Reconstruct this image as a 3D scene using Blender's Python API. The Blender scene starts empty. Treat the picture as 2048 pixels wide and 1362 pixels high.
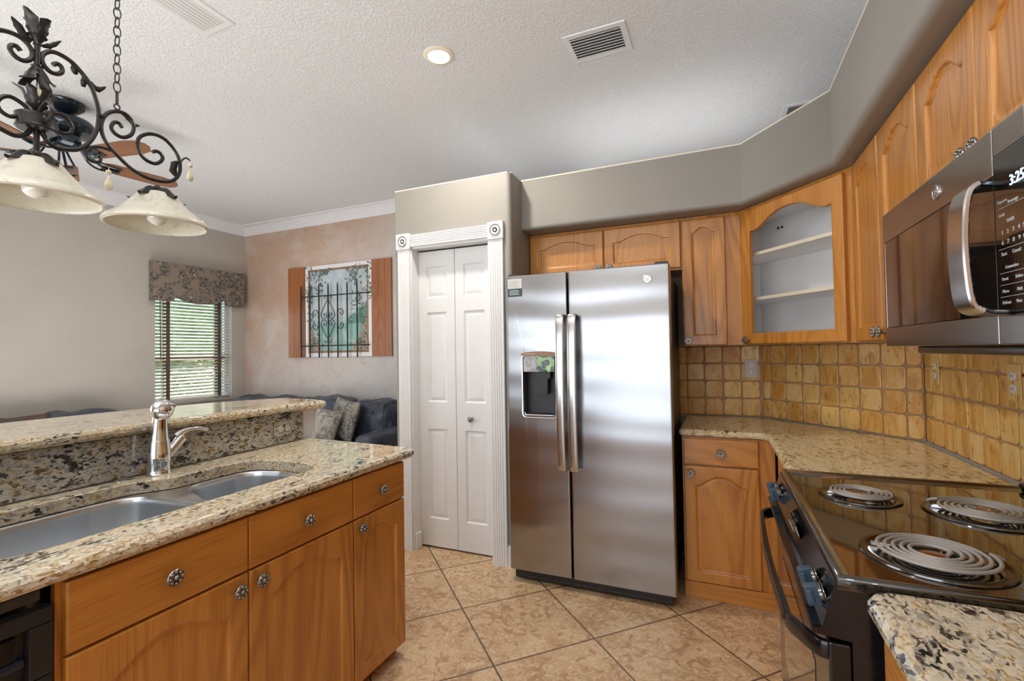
import bpy, bmesh, math, random
from mathutils import Vector, Matrix, noise
random.seed(7)
sc = bpy.context.scene
COL = sc.collection
PI = math.pi

# ---------------- camera ----------------
YAW, PITCH, ROLL, FPX, EYE = 0.40689312, 0.02305645, 0.01645309, 953.716, 1.36
def make_camera():
    cd = bpy.data.cameras.new('camera'); co = bpy.data.objects.new('camera', cd); COL.objects.link(co)
    f = Vector((-math.sin(YAW)*math.cos(PITCH), math.cos(YAW)*math.cos(PITCH), math.sin(PITCH)))
    r = Vector((math.cos(YAW), math.sin(YAW), 0)); d = f.cross(r)
    c, s = math.cos(ROLL), math.sin(ROLL)
    r2 = r*c + d*s; d2 = d*c - r*s
    m = Matrix((( r2.x, -d2.x, -f.x, 0), (r2.y, -d2.y, -f.y, 0), (r2.z, -d2.z, -f.z, EYE), (0, 0, 0, 1)))
    co.matrix_world = m
    cd.sensor_width = 36.0; cd.lens = FPX/2048*36.0; cd.clip_start = 0.02
    sc.camera = co
make_camera()

# ---------------- world, daylight, exposure ----------------
w = bpy.data.worlds.new('world'); sc.world = w; w.use_nodes = True
wn = w.node_tree.nodes; wl = w.node_tree.links
bgn = wn['Background']
tcn = wn.new('ShaderNodeTexCoord'); sep = wn.new('ShaderNodeSeparateXYZ'); rmp = wn.new('ShaderNodeValToRGB')
wl.new(tcn.outputs['Generated'], sep.inputs[0]); wl.new(sep.outputs['Z'], rmp.inputs[0])
rmp.color_ramp.elements[0].position = 0.0; rmp.color_ramp.elements[0].color = (0.80, 0.88, 0.97, 1)
rmp.color_ramp.elements[1].position = 0.7; rmp.color_ramp.elements[1].color = (0.30, 0.52, 0.90, 1)
wl.new(rmp.outputs[0], bgn.inputs[0]); bgn.inputs[1].default_value = 2.3

def area(name, loc, rot, sx, sy, power, color=(1, 1, 1)):
    l = bpy.data.lights.new(name, 'AREA'); l.shape = 'RECTANGLE'; l.size = sx; l.size_y = sy
    l.energy = power; l.color = color
    o = bpy.data.objects.new(name, l); COL.objects.link(o); o.location = loc; o.rotation_euler = rot
    return o
# daylight through the big glass doors behind the camera, and from an added unseen side window
area('daylight_glass_doors', (-1.95, -3.06, 1.58), (math.radians(90), 0, 0), 3.7, 1.1, 12, (0.95, 0.98, 1.0))
area('daylight_glass_doors', (-1.95, -3.06, 0.52), (math.radians(90), 0, 0), 3.7, 1.0, 3.6, (0.95, 0.98, 1.0))
area('added_side_window_light', (-5.79, -0.35, 1.5), (0, math.radians(-90), 0), 1.3, 2.4, 40, (0.97, 0.985, 1.0))
# added fill lights aimed up, out of view, to brighten the ceiling
area('ceiling_fill', (-1.3, -1.3, 1.46), (math.radians(180), 0, 0), 3.2, 2.6, 98, (0.975, 0.99, 1.0))
area('ceiling_fill', (-4.2, 2.2, 0.50), (math.radians(180), 0, 0), 1.2, 1.9, 24, (0.98, 0.99, 1.0))
# unseen fill lights added above soffit and pantry to lift the far ceiling
area('ledge_fill', (-0.35, 3.75, 2.55), (math.radians(180), 0, 0), 1.5, 1.1, 4.0, (1.0, 0.99, 0.98))
area('ledge_fill', (0.69, 1.4, 2.55), (math.radians(180), 0, 0), 0.3, 2.6, 1.6, (1.0, 0.99, 0.98))
area('closet_top_fill', (-1.65, 3.6, 2.55), (math.radians(180), 0, 0), 0.6, 1.0, 0.8, (1.0, 0.99, 0.98))
sun = bpy.data.lights.new('sun', 'SUN'); sun.energy = 8.0; sun.angle = 0.02; sun.color = (1, 0.95, 0.86)
so = bpy.data.objects.new('sun', sun); COL.objects.link(so); so.rotation_euler = Vector((-0.55, 1.0, 1.05)).to_track_quat('Z', 'Y').to_euler()

sc.view_settings.view_transform = 'Standard'; sc.view_settings.look = 'None'
sc.view_settings.exposure = 0.42; sc.view_settings.gamma = 1.0; sc.view_settings.use_curve_mapping = False
sc.cycles.use_denoising = True
sc.cycles.max_bounces = 8; sc.cycles.diffuse_bounces = 6; sc.cycles.glossy_bounces = 4
sc.cycles.transmission_bounces = 6; sc.cycles.transparent_max_bounces = 8
sc.cycles.caustics_reflective = False; sc.cycles.caustics_refractive = False
sc.cycles.sample_clamp_indirect = 6.0

# ---------------- node helpers / materials ----------------
def new_mat(name):
    m = bpy.data.materials.new(name); m.use_nodes = True
    nt = m.node_tree; b = nt.nodes['Principled BSDF']
    return m, nt, b
def N(nt, t, **kw):
    n = nt.nodes.new(t)
    for k, v in kw.items():
        if k in n.inputs.keys(): n.inputs[k].default_value = v
        else: setattr(n, k, v)
    return n
def ramp(nt, src, stops):
    r = nt.nodes.new('ShaderNodeValToRGB'); e = r.color_ramp.elements
    while len(e) < len(stops): e.new(0.5)
    for i, (p, c) in enumerate(stops):
        e[i].position = p
        e[i].color = (c[0], c[1], c[2], 1) if isinstance(c, (tuple, list)) else (c, c, c, 1)
    nt.links.new(src, r.inputs[0]); return r
def mapping(nt, scale=(1, 1, 1), rot=(0, 0, 0), loc=(0, 0, 0), coord='Object'):
    t = nt.nodes.new('ShaderNodeTexCoord'); m = nt.nodes.new('ShaderNodeMapping')
    m.inputs['Scale'].default_value = scale; m.inputs['Rotation'].default_value = rot; m.inputs['Location'].default_value = loc
    nt.links.new(t.outputs[coord], m.inputs[0]); return m.outputs[0]
def noisen(nt, vec, scale, detail=3, rough=0.55, dist=0.0):
    n = nt.nodes.new('ShaderNodeTexNoise'); nt.links.new(vec, n.inputs['Vector'])
    n.inputs['Scale'].default_value = scale; n.inputs['Detail'].default_value = detail
    n.inputs['Roughness'].default_value = rough; n.inputs['Distortion'].default_value = dist
    return n.outputs['Fac']
def mixc(nt, fac, a, b, mode='MIX'):
    m = nt.nodes.new('ShaderNodeMix'); m.data_type = 'RGBA'; m.blend_type = mode
    for sock, v in ((0, fac), (6, a), (7, b)):
        if isinstance(v, (int, float)): m.inputs[sock].default_value = v
        elif isinstance(v, (tuple, list)): m.inputs[sock].default_value = (v[0], v[1], v[2], 1)
        else: nt.links.new(v, m.inputs[sock])
    return m.outputs[2]
def mth(nt, op, a, b=None, c=None):
    m = nt.nodes.new('ShaderNodeMath'); m.operation = op
    for i, v in enumerate((a, b, c)):
        if v is None: continue
        if isinstance(v, (int, float)): m.inputs[i].default_value = v
        else: nt.links.new(v, m.inputs[i])
    return m.outputs[0]
def bump(nt, b, h, strength=0.3, dist=0.01):
    n = nt.nodes.new('ShaderNodeBump'); n.inputs['Strength'].default_value = strength; n.inputs['Distance'].default_value = dist
    nt.links.new(h, n.inputs['Height']); nt.links.new(n.outputs[0], b.inputs['Normal'])
def plain(name, col, rough=0.5, metal=0.0, coat=0.0, var=0.06, vs=8.0):
    m, nt, b = new_mat(name)
    b.inputs['Roughness'].default_value = rough; b.inputs['Metallic'].default_value = metal
    b.inputs['Coat Weight'].default_value = coat; b.inputs['Coat Roughness'].default_value = 0.05
    f = noisen(nt, mapping(nt), vs, 2)
    lo = [c*(1-var) for c in col]; hi = [min(1, c*(1+var)) for c in col]
    nt.links.new(ramp(nt, f, [(0.3, lo), (0.7, hi)]).outputs[0], b.inputs['Base Color'])
    return m

def oak(name, axis, hue=1.0, light=(0.61, 0.265, 0.052), dark=(0.34, 0.118, 0.016)):
    m, nt, b = new_mat(name)
    st = lambda k: {'x': (k, 1, 1), 'y': (1, k, 1), 'z': (1, 1, k)}[axis]
    broad = noisen(nt, mapping(nt, st(0.10)), 3.6, 1.0, 0.35, 0.15)
    rings = mth(nt, 'SINE', mth(nt, 'MULTIPLY', broad, 150.0))
    rings = mth(nt, 'POWER', mth(nt, 'MULTIPLY_ADD', rings, 0.5, 0.5), 2.2)
    patch = ramp(nt, noisen(nt, mapping(nt, st(0.15), (0, 0, 0), (5, 3, 2)), 5.0, 2), [(0.38, 0.15), (0.62, 1.0)]).outputs[0]
    pores = noisen(nt, mapping(nt, st(0.022)), 330, 2, 0.5)
    pores = ramp(nt, pores, [(0.45, 0.0), (0.70, 1.0)]).outputs[0]
    tone = noisen(nt, mapping(nt, st(0.06)), 9.0, 3)
    f = mth(nt, 'MULTIPLY', mth(nt, 'MULTIPLY', rings, patch), 0.42)
    f = mth(nt, 'MULTIPLY_ADD', pores, 0.26, f)
    f = mth(nt, 'MULTIPLY_ADD', tone, 0.55, f)
    r = ramp(nt, f, [(0.18, light), (0.50, [0.5*(a+c) for a, c in zip(light, dark)]), (0.95, dark)])
    nt.links.new(r.outputs[0], b.inputs['Base Color'])
    b.inputs['Roughness'].default_value = 0.30
    b.inputs['Coat Weight'].default_value = 0.3; b.inputs['Coat Roughness'].default_value = 0.18
    bump(nt, b, pores, 0.10, 0.001)
    return m

def granite(name, stops, scale=120.0, cluster=0.55, rough=0.055):
    """fine crystalline granite: a mosaic of small grains whose tones gather in loose drifts"""
    m, nt, b = new_mat(name)
    v = mapping(nt, (1, 0.55, 1), (0, 0, 0.55))
    nz = nt.nodes.new('ShaderNodeTexNoise'); nt.links.new(v, nz.inputs['Vector']); nz.inputs['Scale'].default_value = 45; nz.inputs['Detail'].default_value = 3
    va = nt.nodes.new('ShaderNodeVectorMath'); va.operation = 'MULTIPLY_ADD'
    nt.links.new(nz.outputs['Color'], va.inputs[0]); va.inputs[1].default_value = (0.028, 0.028, 0.028); nt.links.new(v, va.inputs[2])
    def cells(sc_, off):
        vo = nt.nodes.new('ShaderNodeTexVoronoi'); vo.inputs['Scale'].default_value = sc_
        ad = nt.nodes.new('ShaderNodeVectorMath'); ad.operation = 'ADD'; nt.links.new(va.outputs[0], ad.inputs[0]); ad.inputs[1].default_value = (off, off, off)
        nt.links.new(ad.outputs[0], vo.inputs['Vector'])
        sx = nt.nodes.new('ShaderNodeSeparateColor'); nt.links.new(vo.outputs['Color'], sx.inputs[0]); return sx.outputs[0]
    c1 = cells(scale, 0.0); c2 = cells(scale*0.45, 5.0)
    lo = noisen(nt, v, 13, 4, 0.6, 0.8); lo2 = noisen(nt, v, 4.0, 2, 0.5, 0.5)
    f = mth(nt, 'MULTIPLY_ADD', c1, 0.42, mth(nt, 'MULTIPLY', c2, 0.24))
    f = mth(nt, 'MULTIPLY_ADD', mth(nt, 'SUBTRACT', lo, 0.5), 1.9*cluster, f)
    f = mth(nt, 'MULTIPLY_ADD', mth(nt, 'SUBTRACT', lo2, 0.5), 0.8*cluster, f)
    f = mth(nt, 'ADD', f, 0.17)
    nt.links.new(ramp(nt, f, stops).outputs[0], b.inputs['Base Color'])
    b.inputs['Roughness'].default_value = rough
    return m

def wall_paint(name, col, rough=0.75, bstr=0.08):
    m, nt, b = new_mat(name)
    v = mapping(nt)
    f = noisen(nt, v, 2.5, 2)
    nt.links.new(ramp(nt, f, [(0.3, [c*0.97 for c in col]), (0.7, [c*1.03 for c in col])]).outputs[0], b.inputs['Base Color'])
    b.inputs['Roughness'].default_value = rough
    bump(nt, b, noisen(nt, v, 180, 3), bstr, 0.002)
    return m

M = {}
M['oak_v'] = oak('oak_vertical_grain', 'z')
M['oak_y'] = oak('oak_long_grain', 'y')
M['oak_x'] = oak('oak_cross_grain', 'x')
M['shutter'] = oak('stained_board', 'z', light=(0.36, 0.135, 0.05), dark=(0.25, 0.085, 0.03))
M['blade'] = oak('fan_blade_oak', 'x', light=(0.27, 0.11, 0.042), dark=(0.10, 0.035, 0.014))
BLK = (0.022, 0.020, 0.021)
M['granite'] = granite('granite_gold', [(0.10, (0.10, 0.07, 0.04)), (0.22, (0.30, 0.21, 0.10)), (0.34, (0.55, 0.42, 0.22)), (0.50, (0.70, 0.58, 0.36)), (0.66, (0.74, 0.65, 0.46)), (0.76, (0.52, 0.33, 0.12)), (0.86, (0.72, 0.66, 0.52))], 110, 0.45)
M['granite_i'] = granite('granite_island', [(0.16, BLK), (0.25, (0.10, 0.085, 0.07)), (0.30, (0.30, 0.27, 0.22)), (0.42, (0.50, 0.46, 0.36)), (0.56, (0.68, 0.61, 0.47)), (0.70, (0.48, 0.34, 0.16)), (0.78, (0.26, 0.15, 0.06)), (0.84, (0.70, 0.66, 0.56))], 145, 0.6)
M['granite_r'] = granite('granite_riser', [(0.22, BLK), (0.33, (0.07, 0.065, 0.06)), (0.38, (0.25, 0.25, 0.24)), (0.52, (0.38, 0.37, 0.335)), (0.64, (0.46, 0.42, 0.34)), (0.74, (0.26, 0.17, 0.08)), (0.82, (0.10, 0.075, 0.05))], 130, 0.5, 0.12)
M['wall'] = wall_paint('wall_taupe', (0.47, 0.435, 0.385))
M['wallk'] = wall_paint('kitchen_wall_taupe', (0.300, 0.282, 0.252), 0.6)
M['white'] = plain('white_gloss_paint', (0.70, 0.705, 0.715), 0.35, 0, 0, 0.015)
M['cabin'] = plain('white_melamine', (0.85, 0.85, 0.85), 0.4, 0, 0, 0.02)
M['shelf_edge'] = plain('cream_shelf_edge', (0.80, 0.74, 0.56), 0.5, 0, 0, 0.02)
M['crown'] = plain('white_trim_paint', (0.74, 0.74, 0.76), 0.4, 0, 0, 0.015)
M['cream'] = plain('cream_bead', (0.80, 0.74, 0.60), 0.6, 0, 0, 0.03)
M['black'] = plain('black_enamel', (0.006, 0.006, 0.007), 0.16, 0, 0.15, 0.1)
M['blackp'] = plain('black_plastic', (0.015, 0.015, 0.017), 0.35, 0, 0, 0.1)
M['blackg'] = plain('black_glass', (0.006, 0.006, 0.007), 0.03, 0, 0.8, 0.0)
M['cooktop'] = plain('brown_black_enamel_cooktop', (0.010, 0.007, 0.004), 0.04, 0.0, 1.0, 0.0)
M['cooktop'].node_tree.nodes['Principled BSDF'].inputs['Specular IOR Level'].default_value = 1.0
M['knobp'] = plain('blue_grey_plastic', (0.035, 0.065, 0.10), 0.4, 0, 0, 0.1)
M['chrome'] = plain('chrome', (0.78, 0.78, 0.80), 0.07, 1.0, 0, 0.02)
M['dchrome'] = plain('dark_chrome_pan', (0.16, 0.15, 0.14), 0.12, 1.0, 0, 0.05)
M['pewter'] = plain('antique_pewter', (0.30, 0.28, 0.26), 0.30, 1.0, 0, 0.35, 180)
M['coil'] = plain('grey_element_coil', (0.38, 0.35, 0.32), 0.5, 0.3, 0, 0.08)
M['iron'] = plain('wrought_iron_bronze', (0.022, 0.019, 0.017), 0.4, 0.4, 0, 0.4, 60)
M['blackiron'] = plain('black_painted_iron', (0.012, 0.014, 0.016), 0.5, 0.0, 0, 0.2)
M['fanm'] = plain('dark_blue_black_metal', (0.015, 0.028, 0.04), 0.15, 0.5, 0.5, 0.1)
M['copper'] = plain('copper_centre', (0.75, 0.42, 0.22), 0.25, 1.0, 0, 0.1)
M['outlet'] = plain('beige_plastic', (0.50, 0.48, 0.44), 0.35, 0, 0, 0.02)
M['slat'] = plain('cream_blind_slat', (0.80, 0.76, 0.66), 0.45, 0, 0, 0.02)
M['tape'] = plain('brown_blind_tape', (0.10, 0.065, 0.045), 0.8, 0, 0, 0.1)
M['rail'] = plain('bronze_window_rail', (0.30, 0.16, 0.10), 0.5, 0, 0, 0.05)
M['ventshade'] = plain('vent_shade', (0.10, 0.10, 0.105), 0.7, 0, 0, 0.05)
M['seal'] = plain('dark_gasket', (0.03, 0.03, 0.032), 0.6, 0, 0, 0.05)
M['sidegrey'] = plain('dark_grey_fridge_case', (0.05, 0.05, 0.055), 0.4, 0.2, 0, 0.05)
M['chromed'] = plain('satin_emblem', (0.62, 0.62, 0.64), 0.25, 1.0, 0, 0.02)
M['paper'] = plain('paper_label', (0.62, 0.62, 0.60), 0.7, 0, 0, 0.04, 60)
M['labelblue'] = plain('dark_teal_label', (0.03, 0.07, 0.075), 0.5, 0, 0, 0.2, 60)
M['lipblue'] = plain('navy_plastic', (0.010, 0.014, 0.035), 0.3, 0, 0, 0.1)
M['print'] = plain('pale_print', (0.62, 0.66, 0.66), 0.5, 0, 0, 0.0)
M['crystal'] = plain('alabaster_drop', (0.62, 0.58, 0.42), 0.15, 0, 0.5, 0.15, 60)
M['brownpil'] = plain('brown_cushion_cloth', (0.10, 0.06, 0.04), 0.8, 0, 0, 0.15)
M['groutm'] = plain('grout', (0.40, 0.25, 0.14), 0.9, 0, 0, 0.1, 30)
M['sillm'] = plain('speckled_marble_sill', (0.42, 0.38, 0.33), 0.3, 0, 0, 0.3, 90)

ANI = {}
def stainless(name, col=(0.52, 0.52, 0.53), rough=0.24, axis='z', wav=0.0):
    m, nt, b = new_mat(name)
    b.inputs['Metallic'].default_value = 1.0
    s = {'z': (320, 320, 1.5), 'x': (0.8, 420, 420), 'y': (320, 1.5, 320)}[axis]
    f = noisen(nt, mapping(nt, s), 1.0, 2)
    nt.links.new(ramp(nt, f, [(0.2, rough-0.015), (0.8, rough+0.02)]).outputs[0], b.inputs['Roughness'])
    nt.links.new(ramp(nt, f, [(0.2, [c*0.985 for c in col]), (0.8, [c*1.015 for c in col])]).outputs[0], b.inputs['Base Color'])
    b.inputs['Anisotropic'].default_value = 0.35; b.inputs['Anisotropic Rotation'].default_value = ANI.get(axis, 0.0)
    tg = nt.nodes.new('ShaderNodeTangent'); tg.direction_type = 'RADIAL'; tg.axis = 'Z'; nt.links.new(tg.outputs[0], b.inputs['Tangent'])
    if wav:
        sz = nt.nodes.new('ShaderNodeSeparateXYZ'); nt.links.new(mapping(nt), sz.inputs[0])
        zx = mth(nt, 'MULTIPLY_ADD', sz.outputs['X'], 0.06, sz.outputs['Z'])
        wobble = mth(nt, 'MULTIPLY', noisen(nt, mapping(nt, (0.8, 1, 1.6)), 1.0, 1), 5.0)
        h = mth(nt, 'MULTIPLY', mth(nt, 'SINE', mth(nt, 'MULTIPLY_ADD', zx, 13.0, wobble)), 0.0016)
        h = mth(nt, 'MULTIPLY_ADD', mth(nt, 'SINE', mth(nt, 'MULTIPLY_ADD', zx, 37.0, wobble)), 0.0006, h)
        bump(nt, b, h, 1.0, wav)
    return m
M['steel'] = stainless('brushed_stainless', (0.39, 0.39, 0.40), 0.20, 'x', 1.0)
M['steel_h'] = stainless('stainless_handle', (0.55, 0.54, 0.53), 0.2, 'z')
M['steel_m'] = stainless('stainless_microwave', (0.40, 0.37, 0.345), 0.24, 'y')
M['steel_s'] = stainless('stainless_sink', (0.64, 0.665, 0.69), 0.30, 'y')

def ceiling_mat():
    m, nt, b = new_mat('knockdown_ceiling')
    v = mapping(nt)
    b.inputs['Base Color'].default_value = (0.76, 0.765, 0.785, 1); b.inputs['Roughness'].default_value = 0.9
    f = noisen(nt, v, 70, 4, 0.6, 0.5)
    r = ramp(nt, f, [(0.42, 0.0), (0.6, 1.0)]).outputs[0]
    bump(nt, b, r, 0.55, 0.006)
    return m
M['ceil'] = ceiling_mat()

def faux_mat():
    m, nt, b = new_mat('faux_plaster_pink')
    v = mapping(nt)
    f1 = noisen(nt, v, 1.1, 3, 0.6, 0.6); f2 = noisen(nt, v, 5.5, 5, 0.7, 1.0)
    # colour fade from terracotta at the upper left to pale grey at the lower right
    sp = nt.nodes.new('ShaderNodeSeparateXYZ'); nt.links.new(v, sp.inputs[0])
    gx = mth(nt, 'MULTIPLY_ADD', sp.outputs['X'], -0.35, -1.45)   # x -5.7 -> .55, x -3.3 -> -.3
    gz = mth(nt, 'MULTIPLY_ADD', sp.outputs['Z'], 0.42, -0.42)
    g = mth(nt, 'ADD', mth(nt, 'ADD', gx, gz), mth(nt, 'MULTIPLY', f1, 0.55))
    c = ramp(nt, g, [(0.15, (0.52, 0.50, 0.48)), (0.45, (0.55, 0.49, 0.44)), (0.78, (0.52, 0.42, 0.36)), (1.0, (0.50, 0.35, 0.26))]).outputs[0]
    c = mixc(nt, ramp(nt, f2, [(0.52, 0.0), (0.70, 0.55)]).outputs[0], c, (0.38, 0.29, 0.22))
    c = mixc(nt, ramp(nt, noisen(nt, v, 3.0, 4, 0.6, 0.7), [(0.48, 0.0), (0.66, 0.55)]).outputs[0], c, (0.60, 0.53, 0.50))
    nt.links.new(c, b.inputs['Base Color']); b.inputs['Roughness'].default_value = 0.55
    return m
M['faux'] = faux_mat()

def floor_mat():
    m, nt, b = new_mat('diagonal_travertine_floor')
    v = mapping(nt)
    sp = nt.nodes.new('ShaderNodeSeparateXYZ'); nt.links.new(v, sp.inputs[0])
    S = 0.5025; r2 = math.sqrt(0.5)
    x0, y0 = -1.278, 2.240
    u = mth(nt, 'MULTIPLY', mth(nt, 'ADD', mth(nt, 'ADD', sp.outputs['X'], -x0), mth(nt, 'ADD', sp.outputs['Y'], -y0)), r2/S)
    t = mth(nt, 'MULTIPLY', mth(nt, 'SUBTRACT', mth(nt, 'ADD', sp.outputs['X'], -x0), mth(nt, 'ADD', sp.outputs['Y'], -y0)), r2/S)
    def edge(q):
        fr = mth(nt, 'FRACT', mth(nt, 'ADD', q, 100.5))
        return mth(nt, 'SUBTRACT', 0.5, mth(nt, 'ABSOLUTE', mth(nt, 'SUBTRACT', mth(nt, 'FRACT', mth(nt, 'ADD', fr, 0.5)), 0.5)))
    # distance from nearest line (lines at integer q)
    def dist(q):
        return mth(nt, 'ABSOLUTE', mth(nt, 'SUBTRACT', mth(nt, 'FRACT', mth(nt, 'ADD', q, 100.5)), 0.5))
    wob = mth(nt, 'MULTIPLY_ADD', noisen(nt, v, 14, 2), 0.006, -0.003)
    d = mth(nt, 'ADD', mth(nt, 'MINIMUM', dist(u), dist(t)), wob)
    grout = ramp(nt, d, [(0.006, 1.0), (0.010, 0.0)]).outputs[0]
    cid = nt.nodes.new('ShaderNodeCombineXYZ')
    nt.links.new(mth(nt, 'FLOOR', mth(nt, 'ADD', u, 100)), cid.inputs[0]); nt.links.new(mth(nt, 'FLOOR', mth(nt, 'ADD', t, 100)), cid.inputs[1])
    wn_ = nt.nodes.new('ShaderNodeTexWhiteNoise'); nt.links.new(cid.outputs[0], wn_.inputs['Vector'])
    off = nt.nodes.new('ShaderNodeVectorMath'); off.operation = 'MULTIPLY_ADD'
    nt.links.new(wn_.outputs['Color'], off.inputs[0]); off.inputs[1].default_value = (30, 30, 30); nt.links.new(v, off.inputs[2])
    ov = off.outputs[0]
    n1 = noisen(nt, ov, 5.0, 5, 0.62, 0.8); n2 = noisen(nt, ov, 34, 5, 0.72, 1.2); n3 = noisen(nt, ov, 13, 4, 0.65, 1.6)
    c = ramp(nt, n1, [(0.32, (0.42, 0.25, 0.125)), (0.5, (0.54, 0.355, 0.195)), (0.66, (0.62, 0.44, 0.265))]).outputs[0]
    c = mixc(nt, ramp(nt, n2, [(0.50, 0.0), (0.58, 0.75)]).outputs[0], c, (0.70, 0.56, 0.38))
    c = mixc(nt, ramp(nt, n3, [(0.53, 0.0), (0.60, 0.75)]).outputs[0], c, (0.36, 0.20, 0.10))
    c = mixc(nt, grout, c, (0.10, 0.065, 0.04))
    nt.links.new(c, b.inputs['Base Color'])
    nt.links.new(ramp(nt, n2, [(0.3, 0.28), (0.7, 0.42)]).outputs[0], b.inputs['Roughness'])
    h = mth(nt, 'SUBTRACT', mth(nt, 'MULTIPLY', n2, 0.25), grout)
    bump(nt, b, h, 0.35, 0.003)
    return m
M['floor'] = floor_mat()

def tile_mat():
    m, nt, b = new_mat('tumbled_travertine_tile')
    g = nt.nodes.new('ShaderNodeNewGeometry'); rnd = g.outputs['Random Per Island']
    v = mapping(nt)
    off = nt.nodes.new('ShaderNodeVectorMath'); off.operation = 'MULTIPLY_ADD'
    cb = nt.nodes.new('ShaderNodeCombineXYZ')
    nt.links.new(mth(nt, 'MULTIPLY', rnd, 37.0), cb.inputs[0]); nt.links.new(mth(nt, 'MULTIPLY', rnd, 91.0), cb.inputs[1]); nt.links.new(mth(nt, 'MULTIPLY', rnd, 53.0), cb.inputs[2])
    nt.links.new(cb.outputs[0], off.inputs[0]); off.inputs[1].default_value = (1, 1, 1)
    mp = nt.nodes.new('ShaderNodeMapping'); mp.inputs['Scale'].default_value = (1, 1, 0.3); nt.links.new(v, mp.inputs[0])
    nt.links.new(mp.outputs[0], off.inputs[2]); ov = off.outputs[0]
    base = ramp(nt, rnd, [(0.0, (0.56, 0.27, 0.05)), (0.2, (0.70, 0.43, 0.12)), (0.4, (0.60, 0.29, 0.06)), (0.6, (0.76, 0.52, 0.18)), (0.8, (0.62, 0.33, 0.075)), (1.0, (0.82, 0.63, 0.32))]).outputs[0]
    n1 = noisen(nt, ov, 16, 4, 0.65, 0.8); n2 = noisen(nt, ov, 60, 4, 0.7, 0.6)
    c = mixc(nt, ramp(nt, n1, [(0.48, 0.0), (0.66, 0.7)]).outputs[0], base, (0.72, 0.54, 0.25))
    c = mixc(nt, ramp(nt, n1, [(0.30, 0.85), (0.47, 0.0)]).outputs[0], c, (0.42, 0.17, 0.03))
    c = mixc(nt, ramp(nt, n2, [(0.58, 0.0), (0.66, 0.8)]).outputs[0], c, (0.26, 0.12, 0.03))
    nt.links.new(c, b.inputs['Base Color']); b.inputs['Roughness'].default_value = 0.42
    bump(nt, b, n2, 0.2, 0.002)
    return m
M['tile'] = tile_mat()

def toile_mat(name, base, ink, sc_=9.0):
    m, nt, b = new_mat(name)
    v = mapping(nt)
    f = noisen(nt, v, sc_*3.2, 6, 0.75, 1.6); g = noisen(nt, v, sc_*0.75, 2, 0.5, 0.5)
    k = mth(nt, 'MULTIPLY', ramp(nt, f, [(0.47, 0.0), (0.54, 1.0)]).outputs[0], ramp(nt, g, [(0.42, 0.1), (0.50, 1.0)]).outputs[0])
    l = mth(nt, 'MULTIPLY', ramp(nt, noisen(nt, v, sc_*5, 4, 0.7, 1.0), [(0.58, 0.0), (0.63, 0.7)]).outputs[0], ramp(nt, g, [(0.46, 0.1), (0.56, 1.0)]).outputs[0])
    c = mixc(nt, k, base, ink); c = mixc(nt, l, c, (0.62, 0.60, 0.55))
    nt.links.new(c, b.inputs['Base Color']); b.inputs['Roughness'].default_value = 0.85
    return m
M['toile'] = toile_mat('toile_valance_cloth', (0.25, 0.195, 0.15), (0.035, 0.04, 0.045))
M['toile2'] = toile_mat('toile_pillow_cloth', (0.30, 0.28, 0.24), (0.05, 0.05, 0.05), 13)

def leather_mat():
    m, nt, b = new_mat('navy_leather')
    v = mapping(nt)
    n1 = noisen(nt, v, 7, 4, 0.6, 1.2)
    nt.links.new(ramp(nt, n1, [(0.3, (0.030, 0.037, 0.054)), (0.7, (0.065, 0.080, 0.112))]).outputs[0], b.inputs['Base Color'])
    b.inputs['Roughness'].default_value = 0.34
    bump(nt, b, noisen(nt, mapping(nt, (1, 1, .45)), 16, 3, 0.55, 1.5), 0.6, 0.02)
    return m
M['leather'] = leather_mat()

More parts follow.
